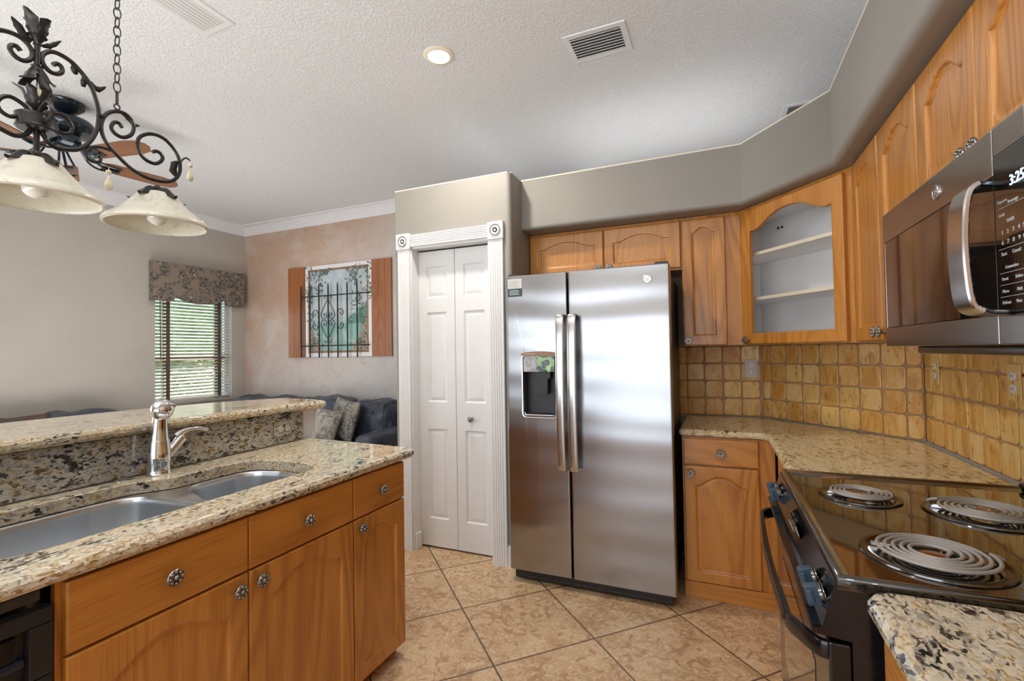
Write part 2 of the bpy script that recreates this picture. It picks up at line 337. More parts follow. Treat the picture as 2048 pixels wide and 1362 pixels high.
def mural_mat():
    m, nt, b = new_mat('painted_lake_view')
    v = mapping(nt); sp = nt.nodes.new('ShaderNodeSeparateXYZ'); nt.links.new(v, sp.inputs[0])
    nz = noisen(nt, v, 3.5, 4, 0.6, 0.5)
    z = mth(nt, 'ADD', sp.outputs['Z'], mth(nt, 'MULTIPLY_ADD', nz, 0.06, -0.03))
    zz = mth(nt, 'MULTIPLY_ADD', z, 1.0, -1.4)     # 0 at bottom, 1 at top
    c = ramp(nt, zz, [(0.0, (0.30, 0.50, 0.42)), (0.30, (0.24, 0.46, 0.42)), (0.33, (0.42, 0.56, 0.58)), (0.5, (0.52, 0.60, 0.63)), (1.0, (0.36, 0.45, 0.50))]).outputs[0]
    cl = noisen(nt, v, 5, 4, 0.6, 0.8)
    c = mixc(nt, ramp(nt, cl, [(0.5, 0.0), (0.7, 0.6)]).outputs[0], c, (0.66, 0.68, 0.68))
    # wooded hill at the right
    hx = mth(nt, 'MULTIPLY_ADD', sp.outputs['X'], 0.75, 3.0)   # rises to the right
    hill = mth(nt, 'SUBTRACT', mth(nt, 'ADD', hx, mth(nt, 'MULTIPLY', noisen(nt, v, 9, 4, 0.7), 0.35)), mth(nt, 'ADD', zz, -0.18))
    above = ramp(nt, zz, [(0.31, 0.0), (0.33, 1.0)]).outputs[0]
    hm = mth(nt, 'MULTIPLY', ramp(nt, hill, [(0.02, 0.0), (0.05, 1.0)]).outputs[0], above)
    c = mixc(nt, hm, c, (0.13, 0.27, 0.22))
    # flowering banks at the two lower corners
    ax = mth(nt, 'ABSOLUTE', mth(nt, 'ADD', sp.outputs['X'], 4.12))
    bank = mth(nt, 'SUBTRACT', mth(nt, 'ADD', ax, mth(nt, 'MULTIPLY', noisen(nt, v, 12, 4, 0.7), 0.3)), mth(nt, 'MULTIPLY', zz, 0.55))
    bk = ramp(nt, noisen(nt, v, 40, 3), [(0.35, (0.10, 0.17, 0.10)), (0.5, (0.45, 0.42, 0.33)), (0.62, (0.52, 0.22, 0.11))]).outputs[0]
    c = mixc(nt, ramp(nt, bank, [(0.36, 0.0), (0.39, 1.0)]).outputs[0], c, bk)
    nt.links.new(c, b.inputs['Base Color']); b.inputs['Roughness'].default_value = 0.6
    return m
M['mural'] = mural_mat()

def shade_mat():
    m, nt, b = new_mat('alabaster_glass')
    v = mapping(nt)
    n1 = noisen(nt, v, 14, 4, 0.65, 2.0)
    nt.links.new(ramp(nt, n1, [(0.3, (0.62, 0.60, 0.51)), (0.5, (0.72, 0.70, 0.62)), (0.68, (0.54, 0.51, 0.43))]).outputs[0], b.inputs['Base Color'])
    b.inputs['Roughness'].default_value = 0.22; b.inputs['Transmission Weight'].default_value = 0.0
    b.inputs['Subsurface Weight'].default_value = 0.0
    # thin translucent sheet
    tr = nt.nodes.new('ShaderNodeBsdfTranslucent'); tr.inputs[0].default_value = (0.92, 0.88, 0.74, 1)
    mx = nt.nodes.new('ShaderNodeMixShader'); mx.inputs[0].default_value = 0.22
    out = nt.nodes['Material Output']
    nt.links.new(b.outputs[0], mx.inputs[1]); nt.links.new(tr.outputs[0], mx.inputs[2]); nt.links.new(mx.outputs[0], out.inputs[0])
    return m
M['shade'] = shade_mat()

def glass_mat(name, alpha=0.12, tint=(1, 1, 1)):
    m, nt, b = new_mat(name)
    tr = nt.nodes.new('ShaderNodeBsdfTransparent'); tr.inputs[0].default_value = (tint[0], tint[1], tint[2], 1)
    gl = nt.nodes.new('ShaderNodeBsdfGlossy'); gl.inputs['Roughness'].default_value = 0.02
    fr = nt.nodes.new('ShaderNodeLayerWeight'); fr.inputs[0].default_value = 0.5
    mx = nt.nodes.new('ShaderNodeMixShader')
    nt.links.new(mth(nt, 'MULTIPLY_ADD', mth(nt, 'POWER', fr.outputs['Facing'], 4.0), 0.5, 0.025), mx.inputs[0]); nt.links.new(tr.outputs[0], mx.inputs[1]); nt.links.new(gl.outputs[0], mx.inputs[2])
    nt.links.new(mx.outputs[0], nt.nodes['Material Output'].inputs[0])
    return m
M['glass'] = glass_mat('clear_pane')
M['bulbglass'] = plain('frosted_bulb', (0.75, 0.74, 0.70), 0.08, 0, 0.8, 0.02)
def emit(name, col, s):
    m, nt, b = new_mat(name)
    b.inputs['Emission Color'].default_value = (*col, 1); b.inputs['Emission Strength'].default_value = s
    b.inputs['Base Color'].default_value = (*col, 1)
    return m
M['lamp'] = emit('lit_lamp_lens', (1.0, 0.97, 0.88), 6.0)
M['clock'] = emit('clock_digits', (0.55, 0.75, 1.0), 2.0)
def leafy(name, a, bcol, s=7):
    m, nt, b = new_mat(name)
    f = noisen(nt, mapping(nt), s, 5, 0.7)
    nt.links.new(ramp(nt, f, [(0.35, a), (0.65, bcol)]).outputs[0], b.inputs['Base Color']); b.inputs['Roughness'].default_value = 0.6
    return m
M['hedge'] = leafy('hedge_leaves', (0.02, 0.08, 0.015), (0.26, 0.38, 0.08))
M['hedge2'] = leafy('hedge_leaves_yellow', (0.08, 0.14, 0.03), (0.65, 0.58, 0.20))
M['grass'] = leafy('lawn', (0.08, 0.22, 0.03), (0.22, 0.42, 0.08), 20)
M['bluewall'] = plain('blue_painted_siding', (0.20, 0.36, 0.62), 0.7, 0, 0, 0.08)
M['brickout'] = plain('salmon_stucco', (0.60, 0.36, 0.27), 0.9, 0, 0, 0.08)

# ---------------- mesh helpers ----------------
class MB:
    def __init__(s): s.bm = bmesh.new()
    def add(s, verts, faces, mtx=None):
        vs = [s.bm.verts.new((mtx @ Vector(v)) if mtx else v) for v in verts]
        fs = []
        for f in faces:
            try: fs.append(s.bm.faces.new([vs[i] for i in f]))
            except ValueError: pass
        return vs, fs
    def box(s, lo, hi, bev=0.0, mtx=None, seg=2):
        x0, y0, z0 = lo; x1, y1, z1 = hi
        t = bmesh.new()
        vs = [t.verts.new(v) for v in ((x0,y0,z0),(x1,y0,z0),(x1,y1,z0),(x0,y1,z0),(x0,y0,z1),(x1,y0,z1),(x1,y1,z1),(x0,y1,z1))]
        for f in ((0,3,2,1),(4,5,6,7),(0,1,5,4),(1,2,6,5),(2,3,7,6),(3,0,4,7)): t.faces.new([vs[i] for i in f])
        if bev > 0: bmesh.ops.bevel(t, geom=list(t.edges), offset=bev, segments=seg, affect='EDGES', profile=0.5)
        s.merge(t, mtx); return s
    def merge(s, t, mtx=None):
        t.verts.index_update()
        vs = [s.bm.verts.new((mtx @ v.co) if mtx else v.co) for v in t.verts]
        for f in t.faces:
            try: s.bm.faces.new([vs[v.index] for v in f.verts])
            except ValueError: pass
        t.free()
    def loft(s, loops, cap0=True, cap1=True, closed=True, mtx=None, ring=False):
        vv = [[s.bm.verts.new((mtx @ Vector(p)) if mtx else p) for p in L] for L in loops]
        n = len(loops[0])
        pairs = list(zip(vv[:-1], vv[1:]))
        if ring: pairs.append((vv[-1], vv[0]))
        for a, b in pairs:
            for i in range(n if closed else n-1):
                j = (i+1) % n
                try: s.bm.faces.new((a[i], a[j], b[j], b[i]))
                except ValueError: pass
        if not ring:
            if cap0 and len(loops[0]) > 2:
                try: s.bm.faces.new(vv[0][::-1])
                except ValueError: pass
            if cap1 and len(loops[-1]) > 2:
                try: s.bm.faces.new(vv[-1])
                except ValueError: pass
        return s
    def prism(s, poly, z0, z1, mtx=None):
        return s.loft([[(x, y, z0) for x, y in poly], [(x, y, z1) for x, y in poly]], mtx=mtx)
    def lathe(s, prof, n=32, mtx=None, cap=True):
        loops = [[(r*math.cos(2*PI*i/n), r*math.sin(2*PI*i/n), z) for i in range(n)] for r, z in prof]
        return s.loft(loops, cap, cap, mtx=mtx)
    def tube(s, path, r, n=8, closed=False, mtx=None, flat=1.0):
        P = [Vector(p) for p in path]; m = len(P)
        R = r if isinstance(r, (list, tuple)) else [r]*m
        T = []
        for i in range(m):
            if closed: t = P[(i+1) % m] - P[i-1]
            else: t = P[min(i+1, m-1)] - P[max(i-1, 0)]
            T.append(t.normalized())
        up = Vector((0, 0, 1))
        if abs(T[0].dot(up)) > 0.9: up = Vector((1, 0, 0))
        u = (up - T[0]*up.dot(T[0])).normalized(); loops = []
        for i in range(m):
            u = (u - T[i]*u.dot(T[i])).normalized(); v = T[i].cross(u)
            loops.append([tuple(P[i] + (u*math.cos(2*PI*k/n) + v*math.sin(2*PI*k/n)*flat)*R[i]) for k in range(n)])
        if closed:
            s.loft(loops, ring=True, mtx=mtx)
        else: s.loft(loops, mtx=mtx)
        return s
    def build(s, name, mat, parent=None, smooth=True, angle=40, **tags):
        bmesh.ops.recalc_face_normals(s.bm, faces=list(s.bm.faces))
        me = bpy.data.meshes.new(name); s.bm.to_mesh(me); s.bm.free()
        me.materials.append(mat)
        if smooth:
            me.polygons.foreach_set('use_smooth', [True]*len(me.polygons))
            me.set_sharp_from_angle(angle=math.radians(angle))
        o = bpy.data.objects.new(name, me); COL.objects.link(o)
        if smooth:
            wm_ = o.modifiers.new('weighted_normals', 'WEIGHTED_NORMAL'); wm_.keep_sharp = True; wm_.weight = 100
        if parent is not None: attach(o, parent)
        for k, v in tags.items(): o[k] = v
        return o
WM = {}
def attach(o, parent):
    o.parent = parent; pm = WM.get(parent.name, Matrix.Identity(4))
    o.matrix_parent_inverse = pm.inverted(); WM[o.name] = WM.get(o.name, Matrix.Identity(4))
def thing(name, label, category, loc=(0, 0, 0), group=None, kind=None):
    o = bpy.data.objects.new(name, None); COL.objects.link(o); o.location = loc; o.empty_display_size = 0.05
    WM[o.name] = Matrix.Translation(Vector(loc))
    if label: o['label'] = label
    if category: o['category'] = category
    if group: o['group'] = group
    if kind: o['kind'] = kind
    return o
def tag(o, label, category, group=None):
    o['label'] = label; o['category'] = category
    if group: o['group'] = group
    return o
def struct(name, mb, mat, parent=None, **kw):
    o = mb.build(name, mat, parent, **kw)
    if parent is None: o['kind'] = 'structure'
    return o
def frame(o, u, n):
    """local x=u, local y = into the thing (-n), local z = up; local -y faces the viewer"""
    u = Vector(u).normalized(); n = Vector(n).normalized(); z = Vector((0, 0, 1))
    return Matrix(((u.x, -n.x, z.x, o[0]), (u.y, -n.y, z.y, o[1]), (u.z, -n.z, z.z, o[2]), (0, 0, 0, 1)))
def T(x, y, z): return Matrix.Translation((x, y, z))
def RX(a): return Matrix.Rotation(a, 4, 'X')
def RY(a): return Matrix.Rotation(a, 4, 'Y')
def RZ(a): return Matrix.Rotation(a, 4, 'Z')
def smooth_path(pts, k=4):
    """Catmull-Rom"""
    P = [Vector(p) for p in pts]; out = []
    for i in range(len(P)-1):
        p0 = P[max(i-1, 0)]; p1 = P[i]; p2 = P[i+1]; p3 = P[min(i+2, len(P)-1)]
        for j in range(k):
            t = j/k
            out.append(0.5*((2*p1) + (p2-p0)*t + (2*p0-5*p1+4*p2-p3)*t*t + (3*p1-p0-3*p2+p3)*t**3))
    out.append(P[-1]); return out
def round_poly(poly, rad, seg=6):
    out = []; n = len(poly)
    for i in range(n):
        p = Vector(poly[i]).to_2d() if len(poly[i]) > 2 else Vector(poly[i]); a = Vector(poly[i-1]); b = Vector(poly[(i+1) % n])
        r = rad[i] if isinstance(rad, (list, tuple)) else rad
        if r <= 0: out.append((p.x, p.y)); continue
        d1 = (a-p).normalized(); d2 = (b-p).normalized()
        ang = math.acos(max(-1, min(1, d1.dot(d2)))); t = r/math.tan(ang/2)
        t = min(t, 0.49*(a-p).length, 0.49*(b-p).length); r2 = t*math.tan(ang/2)
        c = p + (d1+d2).normalized()*(r2/math.sin(ang/2))
        s0 = p + d1*t; s1 = p + d2*t
        a0 = math.atan2(s0.y-c.y, s0.x-c.x); a1 = math.atan2(s1.y-c.y, s1.x-c.x)
        da = (a1-a0+PI) % (2*PI) - PI
        for k in range(seg+1):
            th = a0 + da*k/seg; out.append((c.x+r2*math.cos(th), c.y+r2*math.sin(th)))
    return out
def area2(poly): return sum(poly[i-1][0]*poly[i][1]-poly[i][0]*poly[i-1][1] for i in range(len(poly)))/2
def offset(poly, d):
    """inward offset for positive d"""
    s = 1 if area2(poly) > 0 else -1; n = len(poly); out = []
    for i in range(n):
        p = Vector(poly[i]); a = Vector(poly[i-1]); b = Vector(poly[(i+1) % n])
        e1 = (p-a).normalized() if (p-a).length > 1e-9 else Vector((1, 0)); e2 = (b-p).normalized() if (b-p).length > 1e-9 else e1
        n1 = Vector((-e1.y, e1.x))*s; n2 = Vector((-e2.y, e2.x))*s
        m = (n1+n2); m = m/max(m.length_squared, 0.3)*2
        out.append((p.x+m.x*d, p.y+m.y*d))
    return out
def slab(mb, poly, z0, z1, holes=(), seg=5, soft=0.003):
    """horizontal stone slab with a rounded edge all round and cut-outs"""
    r = (z1-z0)/2; loops = []
    for k in range(seg+1):
        a = PI/2 - PI*k/seg; loops.append([(x, y, (z0+z1)/2 + r*math.sin(a)) for x, y in offset(poly, r*(1-math.cos(a)))])
    mb.loft(loops, False, False)
    hl = []
    for h in holes:
        hh = h if area2(h) > 0 else h[::-1]
        mb.loft([[(x, y, z1) for x, y in offset(hh, -soft)], [(x, y, z1-soft) for x, y in hh], [(x, y, z0) for x, y in hh]], False, False)
        hl.append(hh)
    for z, off in ((z1, r), (z0, r)):
        t = bmesh.new()
        for k, L in enumerate([offset(poly, off)] + [offset(h, -soft if z == z1 else 0) for h in hl]):
            vs = [t.verts.new((x, y, z)) for x, y in L]
            for i in range(len(vs)): t.edges.new((vs[i-1], vs[i]))
        bmesh.ops.triangle_fill(t, edges=list(t.edges), use_beauty=True)
        mb.merge(t)
    bmesh.ops.remove_doubles(mb.bm, verts=list(mb.bm.verts), dist=1e-5)
    return mb
def copy_tree(o, parent=None):
    c = o.copy(); COL.objects.link(c)
    if parent is not None: c.parent = parent
    for ch in list(o.children): copy_tree(ch, c)
    return c

# ---- cabinet pieces ----
def arch_loop(w, h, inx, inb, intop, drop, K=20, d=0.0):
    """rectangle inset by inx/inb/intop with a cathedral top that drops by `drop` at the shoulders; d = extra inset"""
    x0, x1 = inx+d, w-inx-d; zb = inb+d; pts = []
    for i in range(6): pts.append((x0+(x1-x0)*i/6, zb))
    def top(x):
        u = (x-w/2)/(w/2-inx)
        s = 0.5*(1+math.cos(PI*min(1, abs(u)/0.90)**1.25))
        dip = -0.10*math.sin(PI*max(0, min(1, (abs(u)-0.55)/0.45)))
        return h-intop-d-drop*(1-s-dip*0.6) if drop > 0 else h-intop-d
    zr = top(x1)
    for i in range(6): pts.append((x1, zb+(zr-zb)*i/6))
    for i in range(K): x = x1+(x0-x1)*i/K; pts.append((x, top(x)))
    zl = top(x0)
    for i in range(6): pts.append((x0, zl+(zb-zl)*i/6))
    return pts
def outer_loop(w, h, K=20, d=0.0):
    return arch_loop(w, h, 0, 0, 0, 0, K, d)
def door_mesh(w, h, rail=0.055, drop=0.045, toprail=0.05, th=0.02, glass=False, style='panel'):
    mb = MB(); L = []
    y = lambda loop, v: [(x, v, z) for x, z in loop]
    L.append(y(outer_loop(w, h), th)); L.append(y(outer_loop(w, h), 0.005)); L.append(y(outer_loop(w, h, d=0.002), 0.0015)); L.append(y(outer_loop(w, h, d=0.006), 0))
    A = lambda d: arch_loop(w, h, rail, rail, toprail, drop, d=d)
    if style == 'slab':
        mb.loft(L, True, True); return mb
    L.append(y(A(0), 0)); L.append(y(A(0.003), 0.002)); L.append(y(A(0.007), 0.0025))
    if glass:
        L.append(y(A(0.009), 0.010)); L.append(y(A(0.009), th)); L[-1] = y(A(0.009), th)
        mb.loft(L, False, False, ring=True); return mb
    L.append(y(A(0.010), 0.0085)); L.append(y(A(0.014), 0.0105)); L.append(y(A(0.022), 0.0105)); L.append(y(A(0.034), 0.0085))
    mb.loft(L, True, True)
    return mb
def xf(mb, m):
    bmesh.ops.transform(mb.bm, matrix=m, verts=list(mb.bm.verts)); return mb
def knob_mesh(m):
    """rosette knob, local -y outward"""
    mb = MB(); R_ = m @ RX(PI/2) @ Matrix.Diagonal((1.24, 1.24, 1.05, 1))
    mb.lathe([(0.006, 0.0), (0.006, 0.010), (0.009, 0.014), (0.0165, 0.017), (0.0175, 0.020), (0.016, 0.0225), (0.011, 0.0225), (0.009, 0.0215)], 20, R_)
    for k in range(8):
        a = 2*PI*k/8
        mb.lathe([(0.0001, 0.0262), (0.0022, 0.0256), (0.0034, 0.0238), (0.0036, 0.0215)], 8, R_ @ T(0.0118*math.cos(a), 0.0118*math.sin(a), 0))
    mb.lathe([(0.0001, 0.0285), (0.003, 0.0275), (0.0052, 0.025), (0.0056, 0.0215)], 12, R_)
    return mb

# =====================================================================
# THE ROOM
# =====================================================================
HC = 3.05           # living room / main ceiling
YB = 4.35           # far wall of the living area
XL = -5.68          # window wall
struct('floor', MB().box((-5.8, -3.1, -0.05), (1.0, 4.7, 0.0)), M['floor'])
struct('ceiling', MB().box((-5.8, -3.1, HC), (1.0, 4.7, HC+0.1)), M['ceil'])
mb = MB()
W1 = (3.262, 4.165, 0.84, 2.22); W2 = (-1.6, 0.9, 0.84, 2.22)  # the second is an unseen window added for daylight from the left
for a, b, z0, z1 in ((-3.1, W2[0], 0, HC), (W2[0], W2[1], 0, W2[2]), (W2[0], W2[1], W2[3], HC), (W2[1], W1[0], 0, HC), (W1[0], W1[1], 0, W1[2]), (W1[0], W1[1], W1[3], HC), (W1[1], YB+0.1, 0, HC)):
    mb.box((XL-0.14, a, z0), (XL, b, z1))
struct('wall_left', mb, M['wall'])
struct('wall_back', MB().box((XL, YB, 0), (-1.2, YB+0.1, HC)), M['faux'])
struct('wall_rear', MB().box((-1.2, 4.6, 2.3), (1.0, 4.7, HC)), M['wall'])
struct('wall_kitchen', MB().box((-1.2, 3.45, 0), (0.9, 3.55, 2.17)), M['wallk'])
struct('wall_corner', MB().prism([(0.27, 3.45), (0.88, 2.77), (0.99, 2.77), (0.99, 3.45)], 0, 2.17), M['wall'])
struct('wall_right', MB().box((0.88, -3.1, 0), (1.0, 2.77, 2.17)), M['wall'])
struct('wall_upper', MB().box((0.88, -3.1, 2.17), (1.0, 4.6, HC)), M['wall'])
mb = MB()
mb.box((-5.8, -3.1, 2.16), (1.0, -3.0, HC)); mb.box((-5.8, -3.1, 0), (-3.8, -3.0, 2.16)); mb.box((-0.1, -3.1, 0), (1.0, -3.0, 2.16))
struct('wall_front', mb, M['wall'])
# soffit over the wall cabinets, open on top, rounded lower edge
sp_ = [(-1.2, 2.97), (0.143, 2.97), (0.49, 2.52), (0.49, -3.0), (0.88, -3.0), (0.88, 4.6), (-1.2, 4.6)]
mb = MB(); r = 0.028; loops = [[(x, y, 2.512) for x, y in sp_], [(x, y, 2.17+r) for x, y in sp_]]
for k in range(1, 6):
    a = PI/2*k/5; loops.append([(x, y, 2.17+r-r*math.sin(a)) for x, y in offset(sp_, r*(1-math.cos(a)))])
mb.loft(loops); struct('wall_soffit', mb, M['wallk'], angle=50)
mb = MB(); path = [(-1.2, 2.969), (0.143, 2.969), (0.489, 2.52), (0.489, -3.0)]
inn = [(-1.2, 2.975), (0.146, 2.975), (0.496, 2.523), (0.496, -3.0)]
mb.loft([[(x, y, z) for (x, y), z in ((p, 2.507), (p, 2.5155), (q, 2.5155), (q, 2.507))] for p, q in zip(path, inn)])
struct('trim_1', mb, M['cream'])
# pantry closet: front wall with opening, side wall with rounded corner, lid
PX0, PX1, PY = -2.09, -1.195, 2.78
OX0, OX1, OZ = -1.965, -1.347, 2.10
def rc(): return round_poly([(OX1, PY), (PX1, PY), (PX1, 3.45), (PX1-0.1, 3.45), (PX1-0.1, PY+0.1), (OX1, PY+0.1)], [0, 0.03, 0, 0, 0, 0], 6)
mb = MB(); mb.prism(rc(), 0, 2.51)
mb.box((PX0, PY, 0), (OX0, PY+0.1, 2.51)); mb.box((OX0, PY, OZ), (OX1, PY+0.1, 2.51)); mb.box((PX0, PY+0.1, 0), (PX0+0.1, YB, 2.51))
mb.box((PX0+0.1, PY+0.1, 2.44), (PX1-0.1, YB, 2.50)); mb.box((PX0+0.1, 3.5, 0), (PX1-0.1, 3.55, 2.44))
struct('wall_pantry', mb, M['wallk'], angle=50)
mb = MB(); mb.box((PX0, PY-0.001, 2.508), (PX1-0.02, PY+0.004, 2.516)); mb.box((PX1-0.004, PY+0.02, 2.508), (PX1+0.001, 2.965, 2.516))
struct('trim_2', mb, M['cream'])

# crown moulding along the living room walls
def sweep_profile(mb, prof, path, inward):
    """prof = (out from wall, z); path xy along the wall; inward = per-vertex xy offset direction"""
    mb.loft([[(p[0]+d[0]*o, p[1]+d[1]*o, z) for o, z in prof] for p, d in zip(path, inward)])
    return mb
cp = [(0, HC-0.125), (0.012, HC-0.125), (0.014, HC-0.108), (0.024, HC-0.10), (0.034, HC-0.075), (0.055, HC-0.05), (0.075, HC-0.035), (0.084, HC-0.02), (0.098, HC-0.015), (0.098, HC), (0, HC)]
mb = sweep_profile(MB(), cp, [(XL, -3.0), (XL, YB), (PX0+0.3, YB)], [(1, 0), (1, -1), (0, -1)])
struct('trim_3', mb, M['crown'])
bp = [(0, 0), (0.016, 0), (0.016, 0.10), (0.012, 0.115), (0.006, 0.13), (0, 0.135)]
struct('baseboard_left', sweep_profile(MB(), bp, [(XL, -3.0), (XL, YB)], [(1, 0), (1, 0)]), M['white'])
struct('baseboard_back', sweep_profile(MB(), bp, [(XL+0.017, YB), (PX0, YB)], [(0, -1), (0, -1)]), M['white'])
struct('baseboard_pantry', sweep_profile(MB(), bp, [(PX1, 2.80), (PX1, 3.4)], [(1, 0), (1, 0)]), M['white'])
struct('baseboard_corner', sweep_profile(MB(), bp, [(-1.243, PY), (PX1-0.012, PY)], [(0, -1), (0, -1)]), M['white'])
# fluted casing around the pantry door
def fluted(mb, x0, x1, z0, z1, y, vertical=True):
    """reeded board on the plane y, front towards -y"""
    w_ = (x1-x0) if vertical else (z1-z0); n = 5; e = w_*0.10; pw = (w_-2*e)/n; pr = [(0, 0), (0, 0.014), (0.004, 0.019), (e*0.8, 0.019)]
    for i in range(n):
        a = e+i*pw
        for k in range(1, 6): t = k/6; pr.append((a+pw*t, 0.019-0.0042*math.sin(PI*t)))
        pr.append((a+pw, 0.019))
    pr += [(w_-0.004, 0.019), (w_, 0.014), (w_, 0)]
    if vertical: mb.loft([[(x0+u, y-d, z) for u, d in pr] for z in (z0, z1)])
    else: mb.loft([[(x, y-d, z0+u) for u, d in pr] for x in (x0, x1)])
t4 = thing('trim_4', None, None, (-1.66, PY, 0), kind='structure')
mb = MB(); fluted(mb, -2.062, -1.962, 0, 2.09, PY); mb.build('fluted_casing', M['white'], t4, angle=60)
mb = MB(); fluted(mb, -1.345, -1.243, 0, 2.09, PY); mb.build('fluted_casing', M['white'], t4, angle=60)
mb = MB(); fluted(mb, -1.955, -1.352, 2.10, 2.185, PY, False); mb.build('fluted_header', M['white'], t4, angle=60)
for cx_ in (-2.012, -1.294):
    mb = MB(); mb.box((cx_-0.056, PY-0.027, 2.085), (cx_+0.056, PY, 2.197), 0.004)
    mb.lathe([(0.0001, 0.004), (0.007, 0.004), (0.009, 0.0), (0.016, 0.0), (0.021, 0.006), (0.027, 0.006), (0.032, 0.0), (0.036, 0.0), (0.040, 0.005), (0.043, 0.0)], 28, T(cx_, PY-0.027, 2.141) @ RX(PI/2))
    mb.build('rosette_block', M['white'], t4, angle=30)
mb = MB(); mb.box((OX0, PY, 0), (OX0+0.012, PY+0.1, OZ)); mb.box((OX1-0.012, PY, 0), (OX1, PY+0.1, OZ)); mb.box((OX0, PY, OZ-0.012), (OX1, PY+0.1, OZ))
mb.build('jamb', M['white'], t4)
mb = MB(); mb.box((OX0+0.012, PY+0.004, 0), (OX0+0.026, PY+0.07, 0.11), 0.003); mb.build('jamb_baseboard', M['white'], t4)

# bifold six panel pantry door
d1 = thing('door_1', None, None, (-1.66, 2.87, 0), kind='structure')
def bifold_leaf(x0, x1, y):
    mb = MB(); th = 0.034; z0, z1 = 0.012, 2.078; w_ = x1-x0; sx = 0.064
    rows = [(0.205, 0.828), (1.015, 1.645), (1.745, 1.968)]
    mb.box((x0, y+0.012, z0), (x1, y+th, z1))
    def quad(a, b, c, d, yy=y): mb.add([(a, yy, c), (b, yy, c), (b, yy, d), (a, yy, d)], [(0, 1, 2, 3)])
    mb.loft([[(x0, y+th, z0), (x1, y+th, z0), (x1, y+th, z1), (x0, y+th, z1)], [(x0, y+.002, z0), (x1, y+.002, z0), (x1, y+.002, z1), (x0, y+.002, z1)], [(x0+.002, y, z0+.002), (x1-.002, y, z0+.002), (x1-.002, y, z1-.002), (x0+.002, y, z1-.002)]], True, False)
    a, b = x0+.002, x1-.002; zc = z0+.002
    for (r0, r1) in rows:
        quad(a, b, zc, r0); quad(a, a+sx, r0, r1); quad(b-sx, b, r0, r1); zc = r1
        R = lambda d, yy: [(a+sx+d, yy, r0+d), (b-sx-d, yy, r0+d), (b-sx-d, yy, r1-d), (a+sx+d, yy, r1-d)]
        mb.loft([R(0, y), R(.004, y+.003), R(.010, y+.009), R(.016, y+.010), R(.036, y+.003), R(.040, y+.0025)], False, True)
    quad(a, b, zc, z1-.002)
    return mb
bifold_leaf(-1.953, -1.6585, 2.86).build('door_leaf', M['white'], d1, angle=20)
bifold_leaf(-1.6555, -1.361, 2.86).build('door_leaf', M['white'], d1, angle=20)
mb = MB(); mb.lathe([(0.012, 0), (0.012, 0.01), (0.009, 0.018), (0.016, 0.024), (0.0185, 0.03), (0.015, 0.035), (0.0001, 0.037)], 20, T(-1.536, 2.86, 0.908) @ RX(PI/2)); mb.build('door_knob', M['pewter'], d1)
for zz in (0.3, 1.1, 1.85):
    MB().box((-1.951, 2.895, zz), (-1.93, 2.90, zz+0.07)).build('hinge', M['pewter'], d1)

# glass doors behind the camera
d2 = thing('door_2', None, None, (-1.95, -3.05, 0), kind='structure')
for i, x in enumerate((-3.8, -1.95)):
    mb = MB(); e = 0.06
    mb.box((x, -3.07, 0.0), (x+1.85, -3.03, e)); mb.box((x, -3.07, 2.16-e), (x+1.85, -3.03, 2.16)); mb.box((x, -3.07, e), (x+e, -3.03, 2.16-e)); mb.box((x+1.85-e, -3.07, e), (x+1.85, -3.03, 2.16-e))
    mb.build('sliding_panel_frame', M['white'], d2)

# window with wide slat blind and toile valance
def window(idx, W, slats=True):
    y0, y1, z0, z1 = W; wt = thing('window_%d' % idx, None, None, (XL-0.1, (y0+y1)/2, z0), kind='structure')
    mb = MB(); f = 0.04; x0, x1 = XL-0.125, XL-0.085
    mb.box((x0, y0, z0), (x1, y0+f, z1)); mb.box((x0, y1-f, z0), (x1, y1, z1)); mb.box((x0, y0+f, z0), (x1, y1-f, z0+f)); mb.box((x0, y0+f, z1-f), (x1, y1-f, z1))
    mb.build('window_frame', M['white'], wt)
    MB().box((x0+0.005, y0+f, 1.335), (x1+0.005, y1-f, 1.385)).build('meeting_rail', M['rail'], wt)
    MB().box((x0+0.015, y0+f, z0+f), (x0+0.020, y1-f, z1-f)).build('pane', M['glass'], wt)
    MB().box((XL-0.085, y0, z0-0.02), (XL+0.03, y1, z0+0.005), 0.004).build('window_sill', M['sillm'], wt)
window(1, W1); window(2, W2)

bl = thing('window_blind', 'cream wide-slat venetian blind with brown tapes hanging in the window', 'blind', (XL-0.045, 3.715, 2.18))
mb = MB(); zz = 0.905
while zz < 2.15:
    mb.box((-0.025, 3.275, -0.0015), (0.025, 4.15, 0.0015), 0, T(XL-0.045, 0, zz) @ RY(math.radians(24))); zz += 0.0385
mb.build('slats', M['slat'], bl)
MB().box((XL-0.072, 3.275, 0.868), (XL-0.018, 4.15, 0.886), 0.004).build('bottom_rail', M['slat'], bl)
MB().box((XL-0.075, 3.272, 2.15), (XL-0.015, 4.155, 2.19), 0.003).build('head_rail', M['slat'], bl)
for y_ in (3.405, 4.01):
    MB().box((XL-0.0175, y_-0.021, 0.87), (XL-0.0155, y_+0.021, 2.15)).build('cloth_tape', M['tape'], bl)
    MB().box((XL-0.0745, y_-0.021, 0.87), (XL-0.0725, y_+0.021, 2.15)).build('cloth_tape', M['tape'], bl)
MB().tube([(XL-0.008, 3.315, 2.14), (XL-0.006, 3.32, 1.36)], 0.005, 8).build('tilt_wand', M['tape'], bl)

